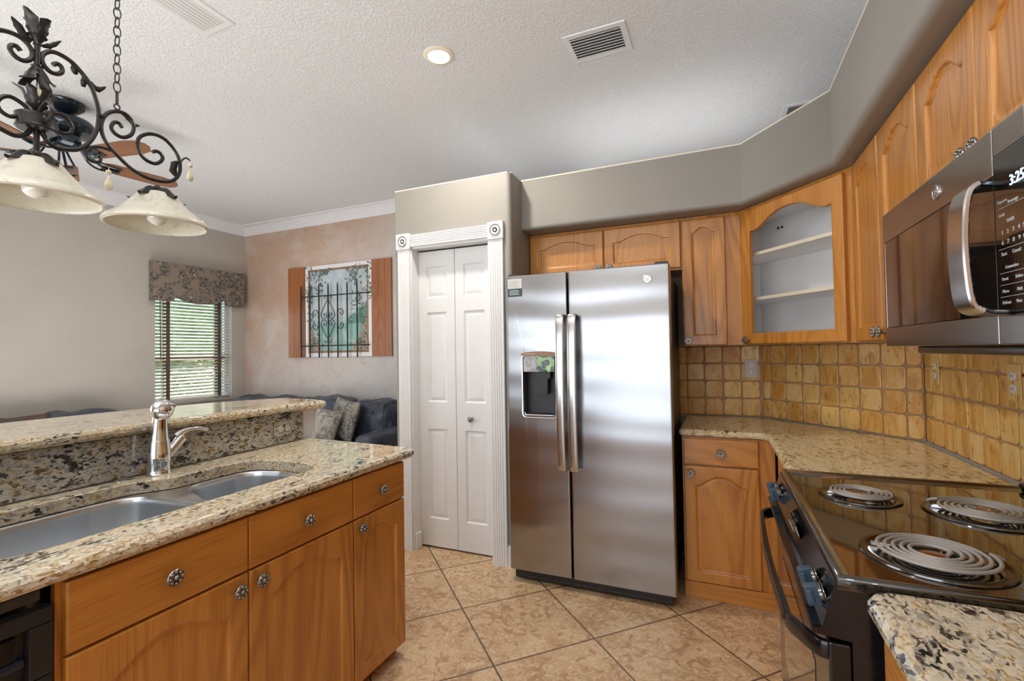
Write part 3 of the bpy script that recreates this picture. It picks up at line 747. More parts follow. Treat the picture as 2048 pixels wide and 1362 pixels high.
# valance: upholstered cornice board with a shaped lower edge
mb = MB(); y0, y1 = 3.195, 4.275; zt = 2.415; K = 48
def vz(t):
    if t < 0.20 or t > 0.80: return 1.985 if t < 0.20 else 1.985
    u = (t-0.20)/0.60
    return 2.075 - 0.095*(math.sin(PI*u)**0.8) if 0 < u < 1 else 2.075
front = []
loopF = []; loopB = []
ts = [i/K for i in range(K+1)]
low = []
for t in ts: low.append((y0+(y1-y0)*t, vz(t)))
L0 = [(y, z) for y, z in low] + [(y1-(y1-y0)*i/K, zt) for i in range(K+1)]
cyy, czz = (y0+y1)/2, 2.2
def puff(d, x): return [(x, y+(cyy-y)*d/0.5, z+(czz-z)*d/0.25) for y, z in L0]
mb.loft([puff(0, XL+0.012), puff(0, XL+0.085), puff(0.003, XL+0.093), puff(0.008, XL+0.097)], True, True)
va = mb.build('window_valance', M['toile'], None, angle=50); tag(va, 'brown toile fabric valance with scalloped lower edge over the blind', 'valance')

# garden outside the window
struct('trim_garden', MB().box((-14, -4, -0.3), (-5.95, 12, -0.05)), M['grass']).name = 'ground'
def bush(name, c, s, mat, label, n=260, seed=1, group=None):
    rnd = random.Random(seed); mb = MB()
    t = bmesh.new(); bmesh.ops.create_icosphere(t, subdivisions=3, radius=1.0)
    for v in t.verts:
        k = 0.82+0.25*noise.noise(v.co*2.2+Vector((seed, 0, 0))); v.co = Vector((v.co.x*s[0]*k, v.co.y*s[1]*k, v.co.z*s[2]*k))+Vector(c)
    mb.merge(t)
    for i in range(n):
        d = Vector((rnd.gauss(0, 1), rnd.gauss(0, 1), rnd.gauss(0, 1))).normalized(); k = 0.86+0.2*rnd.random()
        p = Vector((d.x*s[0]*k, d.y*s[1]*k, d.z*s[2]*k))+Vector(c); q = d.to_track_quat('Z', 'Y').to_matrix().to_4x4()
        m = T(*p) @ q @ RZ(rnd.random()*6.3) @ RX(rnd.uniform(-0.9, 0.9)); l = 0.055+0.03*rnd.random()
        mb.add([(0, -l, 0), (l*0.45, 0, 0.01), (0, l, 0), (-l*0.45, 0, 0.01)], [(0, 1, 2), (0, 2, 3)], m)
    o = mb.build(name, mat); tag(o, label, 'bush', group); return o
bush('garden_bush', (-9.3, 6.1, 1.1), (0.95, 1.35, 2.3), M['hedge'], 'tall dark green bush outside the window, behind the blind slats', 1500, 3)
bush('garden_bush', (-7.45, 4.95, 0.35), (0.42, 0.62, 0.95), M['hedge2'], 'low yellow-green bush outside the window, in front of the dark one', 900, 5)
hs = thing('neighbouring_building', 'blue building seen through the left of the blind', 'building', (-11.5, 5.2, -0.05))
MB().box((-12.5, 2.5, -0.05), (-10.5, 7.3, 3.4)).build('wall', M['bluewall'], hs)
MB().prism([(-10.3, 2.3), (-12.7, 2.3), (-12.7, 7.5), (-10.3, 7.5)], 3.4, 3.5).build('roof', M['white'], hs)
pw = MB().box((-7.3, 5.85, -0.05), (-7.1, 6.9, 2.8)); tag(pw.build('garden_pillar', M['brickout']), 'salmon stucco pillar seen at the right edge of the window', 'pillar')

# =====================================================================
# CEILING FITTINGS
# =====================================================================
def ceiling_vent(x0, x1, y0, y1, label, along='x', n=8):
    v = thing('ceiling_vent', label, 'vent', ((x0+x1)/2, (y0+y1)/2, HC), 'white louvred ceiling vents')
    b = 0.033; z = HC
    mb = MB()
    o = [(x0, y0), (x1, y0), (x1, y1), (x0, y1)]; i_ = offset(o, b)
    mb.loft([[(x, y, z-0.0005) for x, y in o], [(x, y, z-0.006) for x, y in offset(o, 0.003)], [(x, y, z-0.008) for x, y in i_], [(x, y, z-0.0005) for x, y in i_]], ring=True)
    mb.build('frame', M['white'], v)
    MB().box((x0+b, y0+b, z-0.0012), (x1-b, y1-b, z-0.0004)).build('dark_backing', M['ventshade'], v)  # solid dark sheet, its colour stands in for shade behind the louvres
    for k in range(n):
        mb = MB()
        if along == 'x':
            yy = y0+b+(y1-y0-2*b)*(k+0.5)/n; mb.box((x0+b, -0.0135, -0.0008), (x1-b, 0.0135, 0.0008), 0, T(0, yy, z-0.0085) @ RX(math.radians(24)))
        else:
            xx = x0+b+(x1-x0-2*b)*(k+0.5)/n; mb.box((-0.0074, y0+b, -0.0008), (0.0074, y1-b, 0.0008), 0, T(xx, 0, z-0.0075) @ RY(math.radians(-20)))
        mb.build('louvre', M['white'], v)
    return v
ceiling_vent(-0.735, -0.395, 2.443, 2.703, 'white ceiling vent above the refrigerator, right of the recessed light')
ceiling_vent(-2.44, -2.21, 0.95, 1.645, 'long white ceiling vent at the top edge beside the hanging chain', 'y', 7)
ceiling_vent(0.464, 0.80, 3.79, 4.05, 'white ceiling vent half hidden behind the diagonal soffit')

def downlight(x, y, label, power):
    d = thing('recessed_downlight', label, 'ceiling light', (x, y, HC))
    MB().lathe([(0.060, -0.0005), (0.088, -0.0005), (0.088, -0.003), (0.078, -0.009), (0.062, -0.011), (0.060, -0.0005)], 40, T(x, y, HC), False).build('trim_ring', M['cream'], d)
    MB().lathe([(0.0001, -0.007), (0.035, -0.0065), (0.060, -0.003), (0.060, -0.0015)], 32, T(x, y, HC)).build('lens', M['lamp'], d)
    l = bpy.data.lights.new('ceiling_disk_light', 'AREA'); l.shape = 'DISK'; l.size = 0.11; l.energy = power; l.color = (1.0, 0.93, 0.82); l.spread = math.radians(150)
    o = bpy.data.objects.new('ceiling_disk_light', l); COL.objects.link(o); o.location = (x, y, HC-0.02)
downlight(-1.415, 2.30, 'round recessed ceiling light, lit, with a cream trim ring', 14)
for x, y in ((-1.0, 0.3), (-0.2, -1.3), (-2.6, -0.6), (-4.2, 0.4), (-4.2, 3.2)):  # added ceiling lights without fittings, only to brighten the room
    l = bpy.data.lights.new('ceiling_disk_light', 'AREA'); l.shape = 'DISK'; l.size = 0.14; l.energy = 4; l.color = (1.0, 0.96, 0.90); l.spread = math.radians(160)
    o = bpy.data.objects.new('ceiling_disk_light', l); COL.objects.link(o); o.location = (x, y, HC-0.02)

# ceiling fan
FC = Vector((-3.91, 1.697, 0))
fan = thing('ceiling_fan', 'dark metal ceiling fan with five wooden blades behind the chandelier', 'ceiling fan', (FC.x, FC.y, HC))
F0 = T(FC.x, FC.y, 0)
MB().lathe([(0.0001, HC), (0.10, HC), (0.108, HC-0.012), (0.098, HC-0.035), (0.062, HC-0.062), (0.028, HC-0.075), (0.0001, HC-0.078)], 32, F0).build('canopy', M['fanm'], fan)
MB().lathe([(0.013, HC-0.07), (0.013, HC-0.10)], 12, F0).build('downrod', M['fanm'], fan)
MB().lathe([(0.0001, 2.955), (0.05, 2.955), (0.10, 2.945), (0.145, 2.925), (0.158, 2.90), (0.158, 2.875), (0.14, 2.85), (0.10, 2.84), (0.0001, 2.84)], 36, F0).build('motor_housing', M['fanm'], fan)
MB().lathe([(0.0001, 2.84), (0.07, 2.84), (0.085, 2.82), (0.082, 2.775), (0.06, 2.755), (0.0001, 2.75)], 28, F0).build('switch_housing', M['fanm'], fan)
BZ = 2.69
for k in range(5):
    a = math.radians(11+72*k); m = F0 @ T(0, 0, BZ) @ RZ(a) @ RX(math.radians(-12))
    bd = MB(); poly = [(0.20, -0.05), (0.24, -0.062), (0.55, -0.068), (0.63, -0.055), (0.665, -0.02), (0.665, 0.02), (0.63, 0.055), (0.55, 0.068), (0.24, 0.062), (0.20, 0.05)]
    bd.prism(poly, -0.003, 0.003)
    blade = bd.build('blade', M['blade'], None); blade.matrix_world = m; WM[blade.name] = m
    blade.parent = fan; blade.matrix_parent_inverse = WM[fan.name].inverted()
    ar = MB()
    ar.tube(smooth_path([(0.08, 0.01, 0.10), (0.13, 0.03, 0.02), (0.19, 0.042, -0.006), (0.26, 0.03, -0.008)]), 0.007, 6, mtx=m)
    ar.tube(smooth_path([(0.08, -0.01, 0.10), (0.13, -0.03, 0.02), (0.19, -0.042, -0.006), (0.26, -0.03, -0.008)]), 0.007, 6, mtx=m)
    ar.tube(smooth_path([(0.09, 0, 0.08), (0.2, 0, -0.006), (0.29, 0, -0.008)]), 0.009, 6, mtx=m)
    ar.box((0.22, -0.04, -0.009), (0.30, 0.04, -0.003), 0.002, m)
    b2 = ar.build('blade_iron', M['fanm'], fan)

# chandelier over the island (plane x = CX)
CX, CY = -1.6, 0.636
ch = thing('island_chandelier', 'wrought iron scroll chandelier with cream glass shades hanging over the island', 'chandelier', (CX, CY, HC))
S_ = [(0.668,2.14),(0.677,2.148),(0.686,2.143),(0.687,2.131),(0.677,2.12),(0.663,2.118),(0.65,2.128),(0.645,2.144),(0.65,2.16),(0.664,2.173),(0.682,2.176),(0.704,2.171),(0.722,2.159),(0.743,2.138),(0.755,2.118),(0.763,2.096),(0.769,2.072),(0.77,2.041),(0.765,2.004),(0.749,1.966),(0.726,1.937),(0.701,1.925),(0.678,1.92),(0.66,1.928),(0.651,1.941),(0.647,1.95)]
C2_ = [(0.829,2.039),(0.819,2.05),(0.806,2.045),(0.801,2.027),(0.812,2.014),(0.831,2.012),(0.852,2.029),(0.859,2.054),(0.852,2.074),(0.834,2.085),(0.814,2.082),(0.795,2.07),(0.782,2.05),(0.776,2.022),(0.781,1.995),(0.795,1.972),(0.815,1.954),(0.832,1.94),(0.855,1.925),(0.885,1.915),(0.916,1.913),(0.941,1.916),(0.968,1.927),(0.988,1.95),(0.994,1.981),(0.987,2.015),(0.971,2.037),(0.948,2.053),(0.922,2.057),(0.897,2.05),(0.875,2.031),(0.869,2.008),(0.875,1.983),(0.891,1.968),(0.912,1.964),(0.928,1.971),(0.94,1.988),(0.935,2.002),(0.922,2.006),(0.911,1.999)]
C3_ = [(0.799,1.961),(0.777,1.961),(0.756,1.954),(0.743,1.939),(0.742,1.923),(0.752,1.914),(0.764,1.914),(0.773,1.92),(0.775,1.929),(0.768,1.934)]
L1_ = [(0.649,1.993),(0.664,2.007),(0.687,2.014),(0.703,2.004),(0.71,1.987),(0.704,1.971),(0.687,1.964),(0.675,1.972),(0.671,1.982)]
def pl(pts, side): return [(CX, CY+(y-CY)*side, z) for y, z in pts]
def leaf(mb, spine, width, curl=0.3, teeth=3, normal=(1, 0, 0)):
    """acanthus-like leaf: ribbed strip along a spine with a toothed outline"""
    P = smooth_path(spine, 3); n = len(P); nv = Vector(normal); rows = []
    for i, p in enumerate(P):
        t = i/(n-1); tg = (P[min(i+1, n-1)]-P[max(i-1, 0)]).normalized()
        u = tg.cross(nv).normalized() if tg.cross(nv).length > 1e-4 else Vector((0, 1, 0)); nn = u.cross(tg).normalized()
        ww = 1.35*width*(math.sin(PI*min(1, 0.12+t*0.88))**0.7)*(1-0.25*abs(math.sin(teeth*PI*t)))*(1 if t < 0.97 else 0.15)
        rows.append([p-u*ww-nn*ww*curl, p-u*ww*0.5, p+nn*ww*curl*0.6, p+u*ww*0.5, p+u*ww-nn*ww*curl])
    top = [[tuple(q) for q in r] for r in rows]; bot = [[tuple(Vector(q)-nv*0.0012-Vector((0, 0, 0.0006))) for q in r[::-1]] for r in rows]
    mb.loft([a+b for a, b in zip(top, bot)])
for sd in (1, -1):
    mb = MB(); mb.tube(smooth_path(pl(S_, sd), 3), 0.0058, 8); mb.build('scroll_arm', M['iron'], ch)
    mb = MB(); mb.tube(smooth_path(pl(C2_, sd), 3), 0.0055, 8)
    mb.tube(smooth_path(pl(C3_, sd), 3), 0.0045, 8); mb.build('outer_scroll', M['iron'], ch)
    mb = MB(); mb.lathe([(0.008, -0.006), (0.008, 0.006)], 10, T(CX, CY+(0.773-CY)*sd, 2.049) @ RX(PI/2)); mb.build('collar', M['iron'], ch)
    mb = MB()
    leaf(mb, pl([(0.735, 2.142), (0.752, 2.132), (0.770, 2.126), (0.789, 2.143)], sd), 0.007)
    leaf(mb, pl([(0.712, 2.166), (0.716, 2.150), (0.712, 2.140)], sd), 0.007)
    leaf(mb, pl([(0.735, 2.143), (0.736, 2.125), (0.730, 2.115)], sd), 0.006)
    mb.build('leaf', M['iron'], ch)
    mb = MB(); leaf(mb, pl([(0.826, 2.086), (0.846, 2.077), (0.860, 2.064), (0.876, 2.066)], sd), 0.006); mb.build('leaf', M['iron'], ch)
    mb = MB(); leaf(mb, pl([(0.984, 1.95), (0.975, 1.962), (0.978, 1.985), (0.990, 1.998)], sd), 0.010); mb.build('leaf', M['iron'], ch)
    mb = MB(); mb.tube(smooth_path(pl([(0.990, 1.975), (0.999, 2.004), (1.013, 2.018), (1.027, 2.013)], sd), 3), [0.0028]*9+[0.0015], 6); mb.build('drop_hook', M['iron'], ch)
    mb = MB(); mb.tube(smooth_path(pl([(0.764, 1.914), (0.782, 1.917), (0.796, 1.913)], sd), 3), 0.002, 6); mb.build('drop_hook', M['iron'], ch)
    for (yy, zt_) in ((1.026, 2.012), (0.795, 1.912)):
        yy = CY+(yy-CY)*sd
        mb = MB(); mb.tube([(CX, yy, zt_), (CX, yy, zt_-0.012)], 0.0008, 5)
        mb.lathe([(0.0001, 0.0), (0.006, -0.004), (0.0075, -0.008), (0.005, -0.013), (0.0001, -0.016)], 10, T(CX, yy, zt_-0.008))
        mb.lathe([(0.0001, 0.0), (0.002, -0.002), (0.006, -0.012), (0.0105, -0.024), (0.0115, -0.031), (0.008, -0.039), (0.0001, -0.043)], 14, T(CX, yy, zt_-0.026) @ Matrix.Scale(0.6, 4, (1, 0, 0)))
        mb.build('glass_drop', M['crystal'], ch)
    # ring, chain
    yc = CY+(0.815-CY)*sd
    mb = MB(); mb.tube([(CX, yc+0.0075*math.cos(a), 2.096+0.0075*math.sin(a)) for a in [2*PI*i/14 for i in range(14)]], 0.002, 6, True)
    mb.tube([(CX, yc, 2.102), (CX, yc, 2.142)], 0.0042, 8); mb.build('chain_loop', M['iron'], ch)
    mb = MB(); z = 2.138; k = 0
    while z < HC-0.03:
        h = 0.0165; L_ = []
        for i in range(16):
            a = 2*PI*i/16; w_ = 0.0085*math.cos(a); v_ = h*math.sin(a)
            L_.append((CX+(w_ if k % 2 else 0.15*w_), yc+(0.15*w_ if k % 2 else w_), z+h+v_))
        mb.tube(L_, 0.0018, 6, True); z += 0.0275; k += 1
    mb.build('chain', M['iron'], ch)
    MB().lathe([(0.0001, HC), (0.055, HC), (0.055, HC-0.006), (0.02, HC-0.025), (0.0001, HC-0.028)], 24, T(CX, yc, 0)).build('ceiling_canopy', M['iron'], ch)
# little scrolls standing out of the band (four ways)
for ang in (0, 90, 180, 270):
    m = T(CX, CY, 0) @ RZ(math.radians(ang)) @ T(-CX, -CY, 0)
    MB().tube(smooth_path(pl(L1_, 1), 3), 0.0052, 8, mtx=m).build('band_scroll', M['iron'], ch)
C0 = T(CX, CY, 0)
MB().lathe([(0.0001, 1.950), (0.038, 1.950), (0.042, 1.954), (0.040, 1.958), (0.040, 1.981), (0.042, 1.985), (0.038, 1.988), (0.0001, 1.990)], 36, C0).build('band', M['iron'], ch)
mb = MB()
mb.lathe([(0.006, 1.955), (0.0065, 1.89), (0.009, 1.888), (0.009, 1.884)], 14, C0)
mb.build('lower_stem', M['iron'], ch); mb = MB()
mb.lathe([(0.006, 1.99), (0.010, 1.995), (0.006, 2.0), (0.012, 2.006), (0.020, 2.012), (0.022, 2.016), (0.0001, 2.016)], 20, C0)
mb.build('cup', M['iron'], ch); mb = MB()
mb.lathe([(0.006, 2.115), (0.0075, 2.12), (0.0065, 2.125), (0.0065, 2.172), (0.009, 2.174), (0.0075, 2.18), (0.013, 2.19), (0.02, 2.196), (0.0001, 2.197)], 16, C0)
mb.build('upper_stem', M['iron'], ch); mb = MB(); mb.lathe([(0.0001, 2.108), (0.006, 2.11), (0.013, 2.118), (0.0001, 2.12)], 16, C0)
mb.build('stem_bell', M['iron'], ch)
MB().lathe([(0.0001, 2.066), (0.006, 2.062), (0.016, 2.048), (0.019, 2.035), (0.013, 2.02), (0.0001, 2.014)], 18, C0).build('alabaster_finial', M['crystal'], ch)
MB().tube([(CX, CY, 2.11), (CX, CY, 2.066)], 0.0012, 6).build('finial_wire', M['iron'], ch)
for (z0, r0, z1, r1, dr, n_, w_) in ((2.19, 0.012, 2.245, 0.028, 1, 4, 0.014), (2.115, 0.010, 2.066, 0.040, -1, 4, 0.012), (2.010, 0.014, 2.058, 0.034, 1, 5, 0.010)):
    for k in range(n_):
        a = 2*PI*(k+0.35)/n_; dx, dy = math.cos(a), math.sin(a)
        e = 0.014 if k % 2 else 0.004
        sp3 = [(CX+dx*r0, CY+dy*r0, z0), (CX+dx*(r0+0.35*(r1-r0)), CY+dy*(r0+0.35*(r1-r0)), z0+(z1-z0)*0.4), (CX+dx*r1*0.8, CY+dy*r1*0.8, z0+(z1-z0)*0.8), (CX+dx*(r1+e), CY+dy*(r1+e), z1+dr*(0.004 if k % 2 else -0.004))]
        mb = MB(); leaf(mb, sp3, w_, normal=(dx, dy, 0.2)); mb.build('leaf', M['iron'], ch)
# curled petals that stand to the sides of the crown
for sgn, zt in ((-1, 2.219), (1, 2.216)):
    mb = MB(); leaf(mb, [(CX, CY+sgn*0.010, 2.178), (CX, CY+sgn*0.024, 2.186), (CX, CY+sgn*0.036, 2.204 if sgn < 0 else 2.198), (CX, CY+sgn*0.050, zt)], 0.009 if sgn < 0 else 0.005); mb.build('leaf', M['iron'], ch)

def pendant(y, parent):
    p0 = T(CX, y, 0)
    cap = MB(); cap.lathe([(0.007, 1.898), (0.010, 1.892), (0.011, 1.885), (0.030, 1.880), (0.044, 1.870), (0.047, 1.862), (0.042, 1.862)], 24, p0)
    for k in range(5):
        a = 2*PI*(k+0.1)/5; dx, dy = math.cos(a), math.sin(a)
        leaf(cap, [(CX+dx*0.012, y+dy*0.012, 1.890), (CX+dx*0.036, y+dy*0.036, 1.884), (CX+dx*0.053, y+dy*0.053, 1.870), (CX+dx*0.066, y+dy*0.066, 1.857), (CX+dx*0.080, y+dy*0.080, 1.858)], 0.013, normal=(dx*0.4, dy*0.4, 1))
    cap.build('shade_cap', M['iron'], parent)
    sh = MB(); prof = [(0.040, 1.872), (0.050, 1.868), (0.063, 1.852), (0.078, 1.834), (0.098, 1.812), (0.118, 1.796), (0.132, 1.786), (0.1375, 1.778), (0.1375, 1.772), (0.134, 1.770)]
    inner = [(r_-0.004, z_-0.001) for r_, z_ in prof[::-1]]
    sh.lathe(prof+inner, 48, p0, False); sh.build('glass_shade', M['shade'], parent)
    b = MB(); b.lathe([(0.013, 1.872), (0.013, 1.845), (0.016, 1.835), (0.026, 1.820), (0.030, 1.803), (0.026, 1.786), (0.014, 1.776), (0.0001, 1.773)], 20, p0)
    b.build('bulb', M['bulbglass'], parent)
for y in (CY, 0.925, 2*CY-0.925): pendant(y, ch)

# =====================================================================
# CABINETS
# =====================================================================
def cabinet(name, label, m, w, depth, z0, z1, fronts, group, hmat, toe=0.0, carcass=True, category='cabinet', side_top=None):
    """m: frame at floor level at the left end of the face frame; fronts: (kind, x0, x1, za, zb, knobx, knobz, drop)"""
    root = thing(name, label, category, tuple((m @ Vector((w/2, depth/2, z0)))), group)
    if carcass:
        mb = MB(); e = 0.016; zb_ = z0+toe; st = side_top or z1
        mb.box((0, 0.0185, zb_), (e, depth, st)); mb.box((w-e, 0.0185, zb_), (w, depth, z1)); mb.box((e, 0.0185, zb_), (w-e, depth, zb_+e)); mb.box((e, depth-0.006, zb_+e), (w-e, depth, z1))
        if z0 > 1: mb.box((e, 0.0185, z1-e), (w-e, depth-0.006, z1))
        xf(mb, m); bmesh.ops.remove_doubles(mb.bm, verts=list(mb.bm.verts), dist=1e-4); mb.build('carcass', M['oak_v'], root)
        mb = MB(); mb.box((0, 0, z0+toe), (w, 0.018, z1), 0.0015); xf(mb, m); mb.build('face_frame', M['oak_v'], root)
        if toe > 0: mb = MB(); mb.box((0, 0.035, z0), (w, depth, z0+toe)); xf(mb, m); mb.build('toe_kick', hmat, root)
    for kind, x0, x1, za, zb, kx, kz, drop in fronts:
        mm = m @ T(x0, -0.0205, za); W_ = x1-x0; H_ = zb-za
        if kind == 'drawer':
            mb = door_mesh(W_, H_, style='slab'); xf(mb, mm); o = mb.build('drawer_front', hmat, root)
        else:
            mb = door_mesh(W_, H_, rail=0.052, drop=drop, toprail=0.045, glass=(kind == 'glass')); xf(mb, mm); o = mb.build('door', M['oak_v'], root)
            if kind == 'glass':
                mb = MB(); mb.box((0.05, 0.010, 0.05), (W_-0.05, 0.013, H_-0.045)); xf(mb, mm); mb.build('glass_pane', M['glass'], o)
        if kx is not None: knob_mesh(m @ T(kx, -0.0205, kz)).build('knob', M['pewter'], o)
    return root
# ---- island (faces +x), plane of the door fronts x = -1.33 ----
XI = -1.3505
mI = lambda y: frame((XI, y, 0), (0, 1, 0), (1, 0, 0))
cabinet('sink_cabinet', 'oak sink base cabinet with two doors and two false drawers under the island sink', mI(0.572), 0.914, 0.66, 0, 0.873,
        [('drawer', 0.012, 0.456, 0.706, 0.866, 0.230, 0.786, 0), ('drawer', 0.459, 0.912, 0.706, 0.866, 0.678, 0.786, 0),
         ('door', 0.012, 0.456, 0.055, 0.700, 0.418, 0.661, 0.052), ('door', 0.459, 0.912, 0.055, 0.700, 0.492, 0.663, 0.052)], 'oak base cabinets', M['oak_y'], toe=0.05, side_top=0.66)
cabinet('base_cabinet', 'narrow oak base cabinet at the far end of the island by the pantry', mI(1.488), 0.330, 0.66, 0, 0.873,
        [('drawer', 0.001, 0.328, 0.706, 0.866, 0.161, 0.783, 0), ('door', 0.001, 0.328, 0.055, 0.700, 0.032, 0.665, 0.045)], 'oak base cabinets', M['oak_y'], toe=0.05)
cabinet('base_cabinet', 'oak base cabinet at the near end of the island past the dishwasher', mI(-0.62), 0.60, 0.66, 0, 0.873,
        [('drawer', 0.01, 0.59, 0.706, 0.866, 0.3, 0.786, 0), ('door', 0.01, 0.59, 0.055, 0.700, 0.06, 0.66, 0.05)], 'oak base cabinets', M['oak_y'], toe=0.05)
# dishwasher
dw = thing('dishwasher', 'black built-in dishwasher under the island counter, left of the oak doors', 'dishwasher', (-1.65, 0.27, 0))
D = lambda: MB()
D().box((-1.97, -0.012, 0.03), (-1.36, 0.562, 0.64)).build('tub', M['blackp'], dw)
D().box((-1.36, -0.012, 0.845), (-1.342, 0.545, 0.868), 0.003).build('top_trim', M['sidegrey'], dw)
mb = MB()
mb.box((-1.36, -0.008, 0.800), (-1.325, 0.560, 0.832), 0.004); mb.box((-1.36, 0.520, 0.690), (-1.325, 0.560, 0.799), 0.003); mb.box((-1.36, -0.008, 0.645), (-1.325, 0.560, 0.689), 0.004)
mb.box((-1.36, -0.008, 0.690), (-1.345, 0.520, 0.799)); mb.build('control_panel', M['blackp'], dw)
D().box((-1.346, 0.02, 0.742), (-1.334, 0.505, 0.790), 0.003).build('handle_pocket', M['black'], dw)
D().box((-1.348, 0.02, 0.726), (-1.327, 0.515, 0.742), 0.004).build('pocket_lip', M['lipblue'], dw)
MB().lathe([(0.036, 0), (0.036, 0.006), (0.030, 0.012), (0.020, 0.012), (0.018, 0.024), (0.0001, 0.025)], 32, T(-1.345, 0.415, 0.665) @ RY(PI/2)).build('dial', M['blackp'], dw)
for k, y_ in enumerate((0.40, 0.412, 0.422, 0.436, 0.450)):
    D().box((-1.3452, y_, 0.712), (-1.3448, y_+0.009, 0.716)).build('printed_mark', M['print'], dw)
D().box((-1.36, -0.008, 0.10), (-1.335, 0.560, 0.640), 0.004).build('door_panel', M['black'], dw)
D().box((-1.37, -0.006, 0.0), (-1.36, 0.558, 0.095)).build('kick_plate', M['blackp'], dw)

# ---- island stone ----
sinkhole = round_poly([(-1.462, 0.50), (-1.458, 1.10), (-1.455, 1.462), (-1.70, 1.475), (-1.855, 1.44), (-1.862, 1.135), (-1.932, 1.02), (-1.935, 0.50)], [0.10, 0, 0.11, 0, 0.15, 0.05, 0.10, 0.10], 7)
mb = MB()
cpoly = round_poly([(-2.03, -0.65), (-1.312, -0.65), (-1.312, 1.885), (-1.37, 1.905), (-2.03, 1.945)], [0, 0, 0.04, 0, 0], 6)
slab(mb, cpoly, 0.874, 0.915, [sinkhole])
tag(mb.build('island_countertop', M['granite_i'], None, angle=35), 'long speckled granite countertop on the island around the sink', 'countertop')
bk = thing('granite_backsplash', 'upright speckled granite strip behind the sink under the raised bar', 'backsplash', (-2.043, 0.6, 0.915))
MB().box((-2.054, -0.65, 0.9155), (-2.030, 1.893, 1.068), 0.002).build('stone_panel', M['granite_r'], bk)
struct('wall_island', MB().box((-2.20, -0.62, 0), (-2.056, 1.995, 1.069)), M['crown'])
mb = MB()
tp = [(0, 0.93), (0.016, 0.932), (0.018, 0.945), (0.008, 0.955), (0.008, 1.01), (0.02, 1.03), (0.035, 1.05), (0.04, 1.068), (0, 1.068)]
mb = sweep_profile(MB(), tp, [(-2.054, 1.996), (-2.202, 1.996), (-2.202, -0.6)], [(0, 1), (-1, 1), (-1, 0)])
struct('trim_5', mb, M['crown'])
bp_ = round_poly([(-2.0, -0.7), (-2.0, 1.78), (-1.955, 1.93), (-1.955, 1.99), (-2.10, 2.035), (-2.35, 2.045), (-2.50, 1.78), (-2.60, 1.42), (-2.63, -0.7)], [0, 0.2, 0.03, 0.03, 0.1, 0.08, 0.2, 0.2, 0], 5)
tag(slab(MB(), bp_, 1.070, 1.112).build('bar_top', M['granite_i'], None, angle=35), 'raised granite bar top with a clipped far end above the island', 'countertop')
def outlet(name, m, label, mat, group=None, w_=0.075, h_=0.118, rmat=None):
    o = thing(name, label, 'outlet', tuple(m @ Vector((0, 0, 0))), group)
    mb = MB(); mb.box((-w_/2, -0.006, -h_/2), (w_/2, 0, h_/2), 0.003, m); mb.build('cover_plate', mat, o)
    for s in (-1, 1):
        mb = MB(); mb.lathe([(0.0001, 0.0095), (0.0155, 0.0095), (0.0165, 0.008), (0.0165, 0.005)], 20, m @ T(0, 0, s*0.020) @ RX(PI/2) @ Matrix.Scale(0.85, 4, (0, 1, 0))); r_ = mb.build('receptacle', rmat or M['white'], o)
        mb = MB()
        for dx in (-0.006, 0.006): mb.box((dx-0.001, -0.0102, s*0.020-0.004), (dx+0.001, -0.0094, s*0.020+0.005), 0, m)
        mb.build('slots', M['seal'], r_)
    mb = MB(); mb.lathe([(0.0001, 0.0085), (0.003, 0.008), (0.003, 0.005)], 10, m @ RX(PI/2)); mb.build('screw', M['pewter'], o)
    return o
outlet('wall_outlet', frame((-2.029, 1.765, 0.99), (0, 1, 0), (1, 0, 0)) @ RY(PI/2), 'granite-painted outlet cover on the upright granite strip', M['granite_r'], rmat=M['outlet'])

# ---- sink ----
sk = thing('kitchen_sink', 'undermount stainless double-bowl sink in the island countertop', 'sink', (-1.69, 0.97, 0.70))
bL = round_poly([(-1.475, 0.512), (-1.475, 1.035), (-1.60, 1.055), (-1.90, 1.03), (-1.92, 0.9), (-1.92, 0.512)], [0.10, 0.10, 0.1, 0.10, 0.06, 0.10], 7)
bR = round_poly([(-1.470, 1.095), (-1.468, 1.452), (-1.70, 1.462), (-1.845, 1.425), (-1.85, 1.16), (-1.62, 1.085)], [0.09, 0.11, 0.05, 0.14, 0.11, 0.05], 7)
fl = MB(); t = bmesh.new(); outer = offset(sinkhole, -0.012)
for L_ in (outer, bL, bR):
    vs = [t.verts.new((x, y, 0.872)) for x, y in L_]
    for i in range(len(vs)): t.edges.new((vs[i-1], vs[i]))
bmesh.ops.triangle_fill(t, edges=list(t.edges), use_beauty=True); fl.merge(t)
fl.build('flange', M['steel_s'], sk)
for nm, bb, cxy in (('left', bL, (-1.70, 0.77)), ('right', bR, (-1.66, 1.28))):
    mb = MB(); L_ = []
    for d, z in ((0, 0.872), (0.004, 0.866), (0.006, 0.85), (0.012, 0.74), (0.018, 0.705), (0.035, 0.686), (0.06, 0.680)): L_.append([(x, y, z) for x, y in offset(bb, d)])
    mb.loft(L_, False, True); o = mb.build('bowl', M['steel_s'], sk, angle=60)
    MB().lathe([(0.0001, 0.682), (0.030, 0.6815), (0.036, 0.684), (0.045, 0.683), (0.045, 0.680)], 24, T(cxy[0], cxy[1], 0)).build('drain', M['chrome'], o)
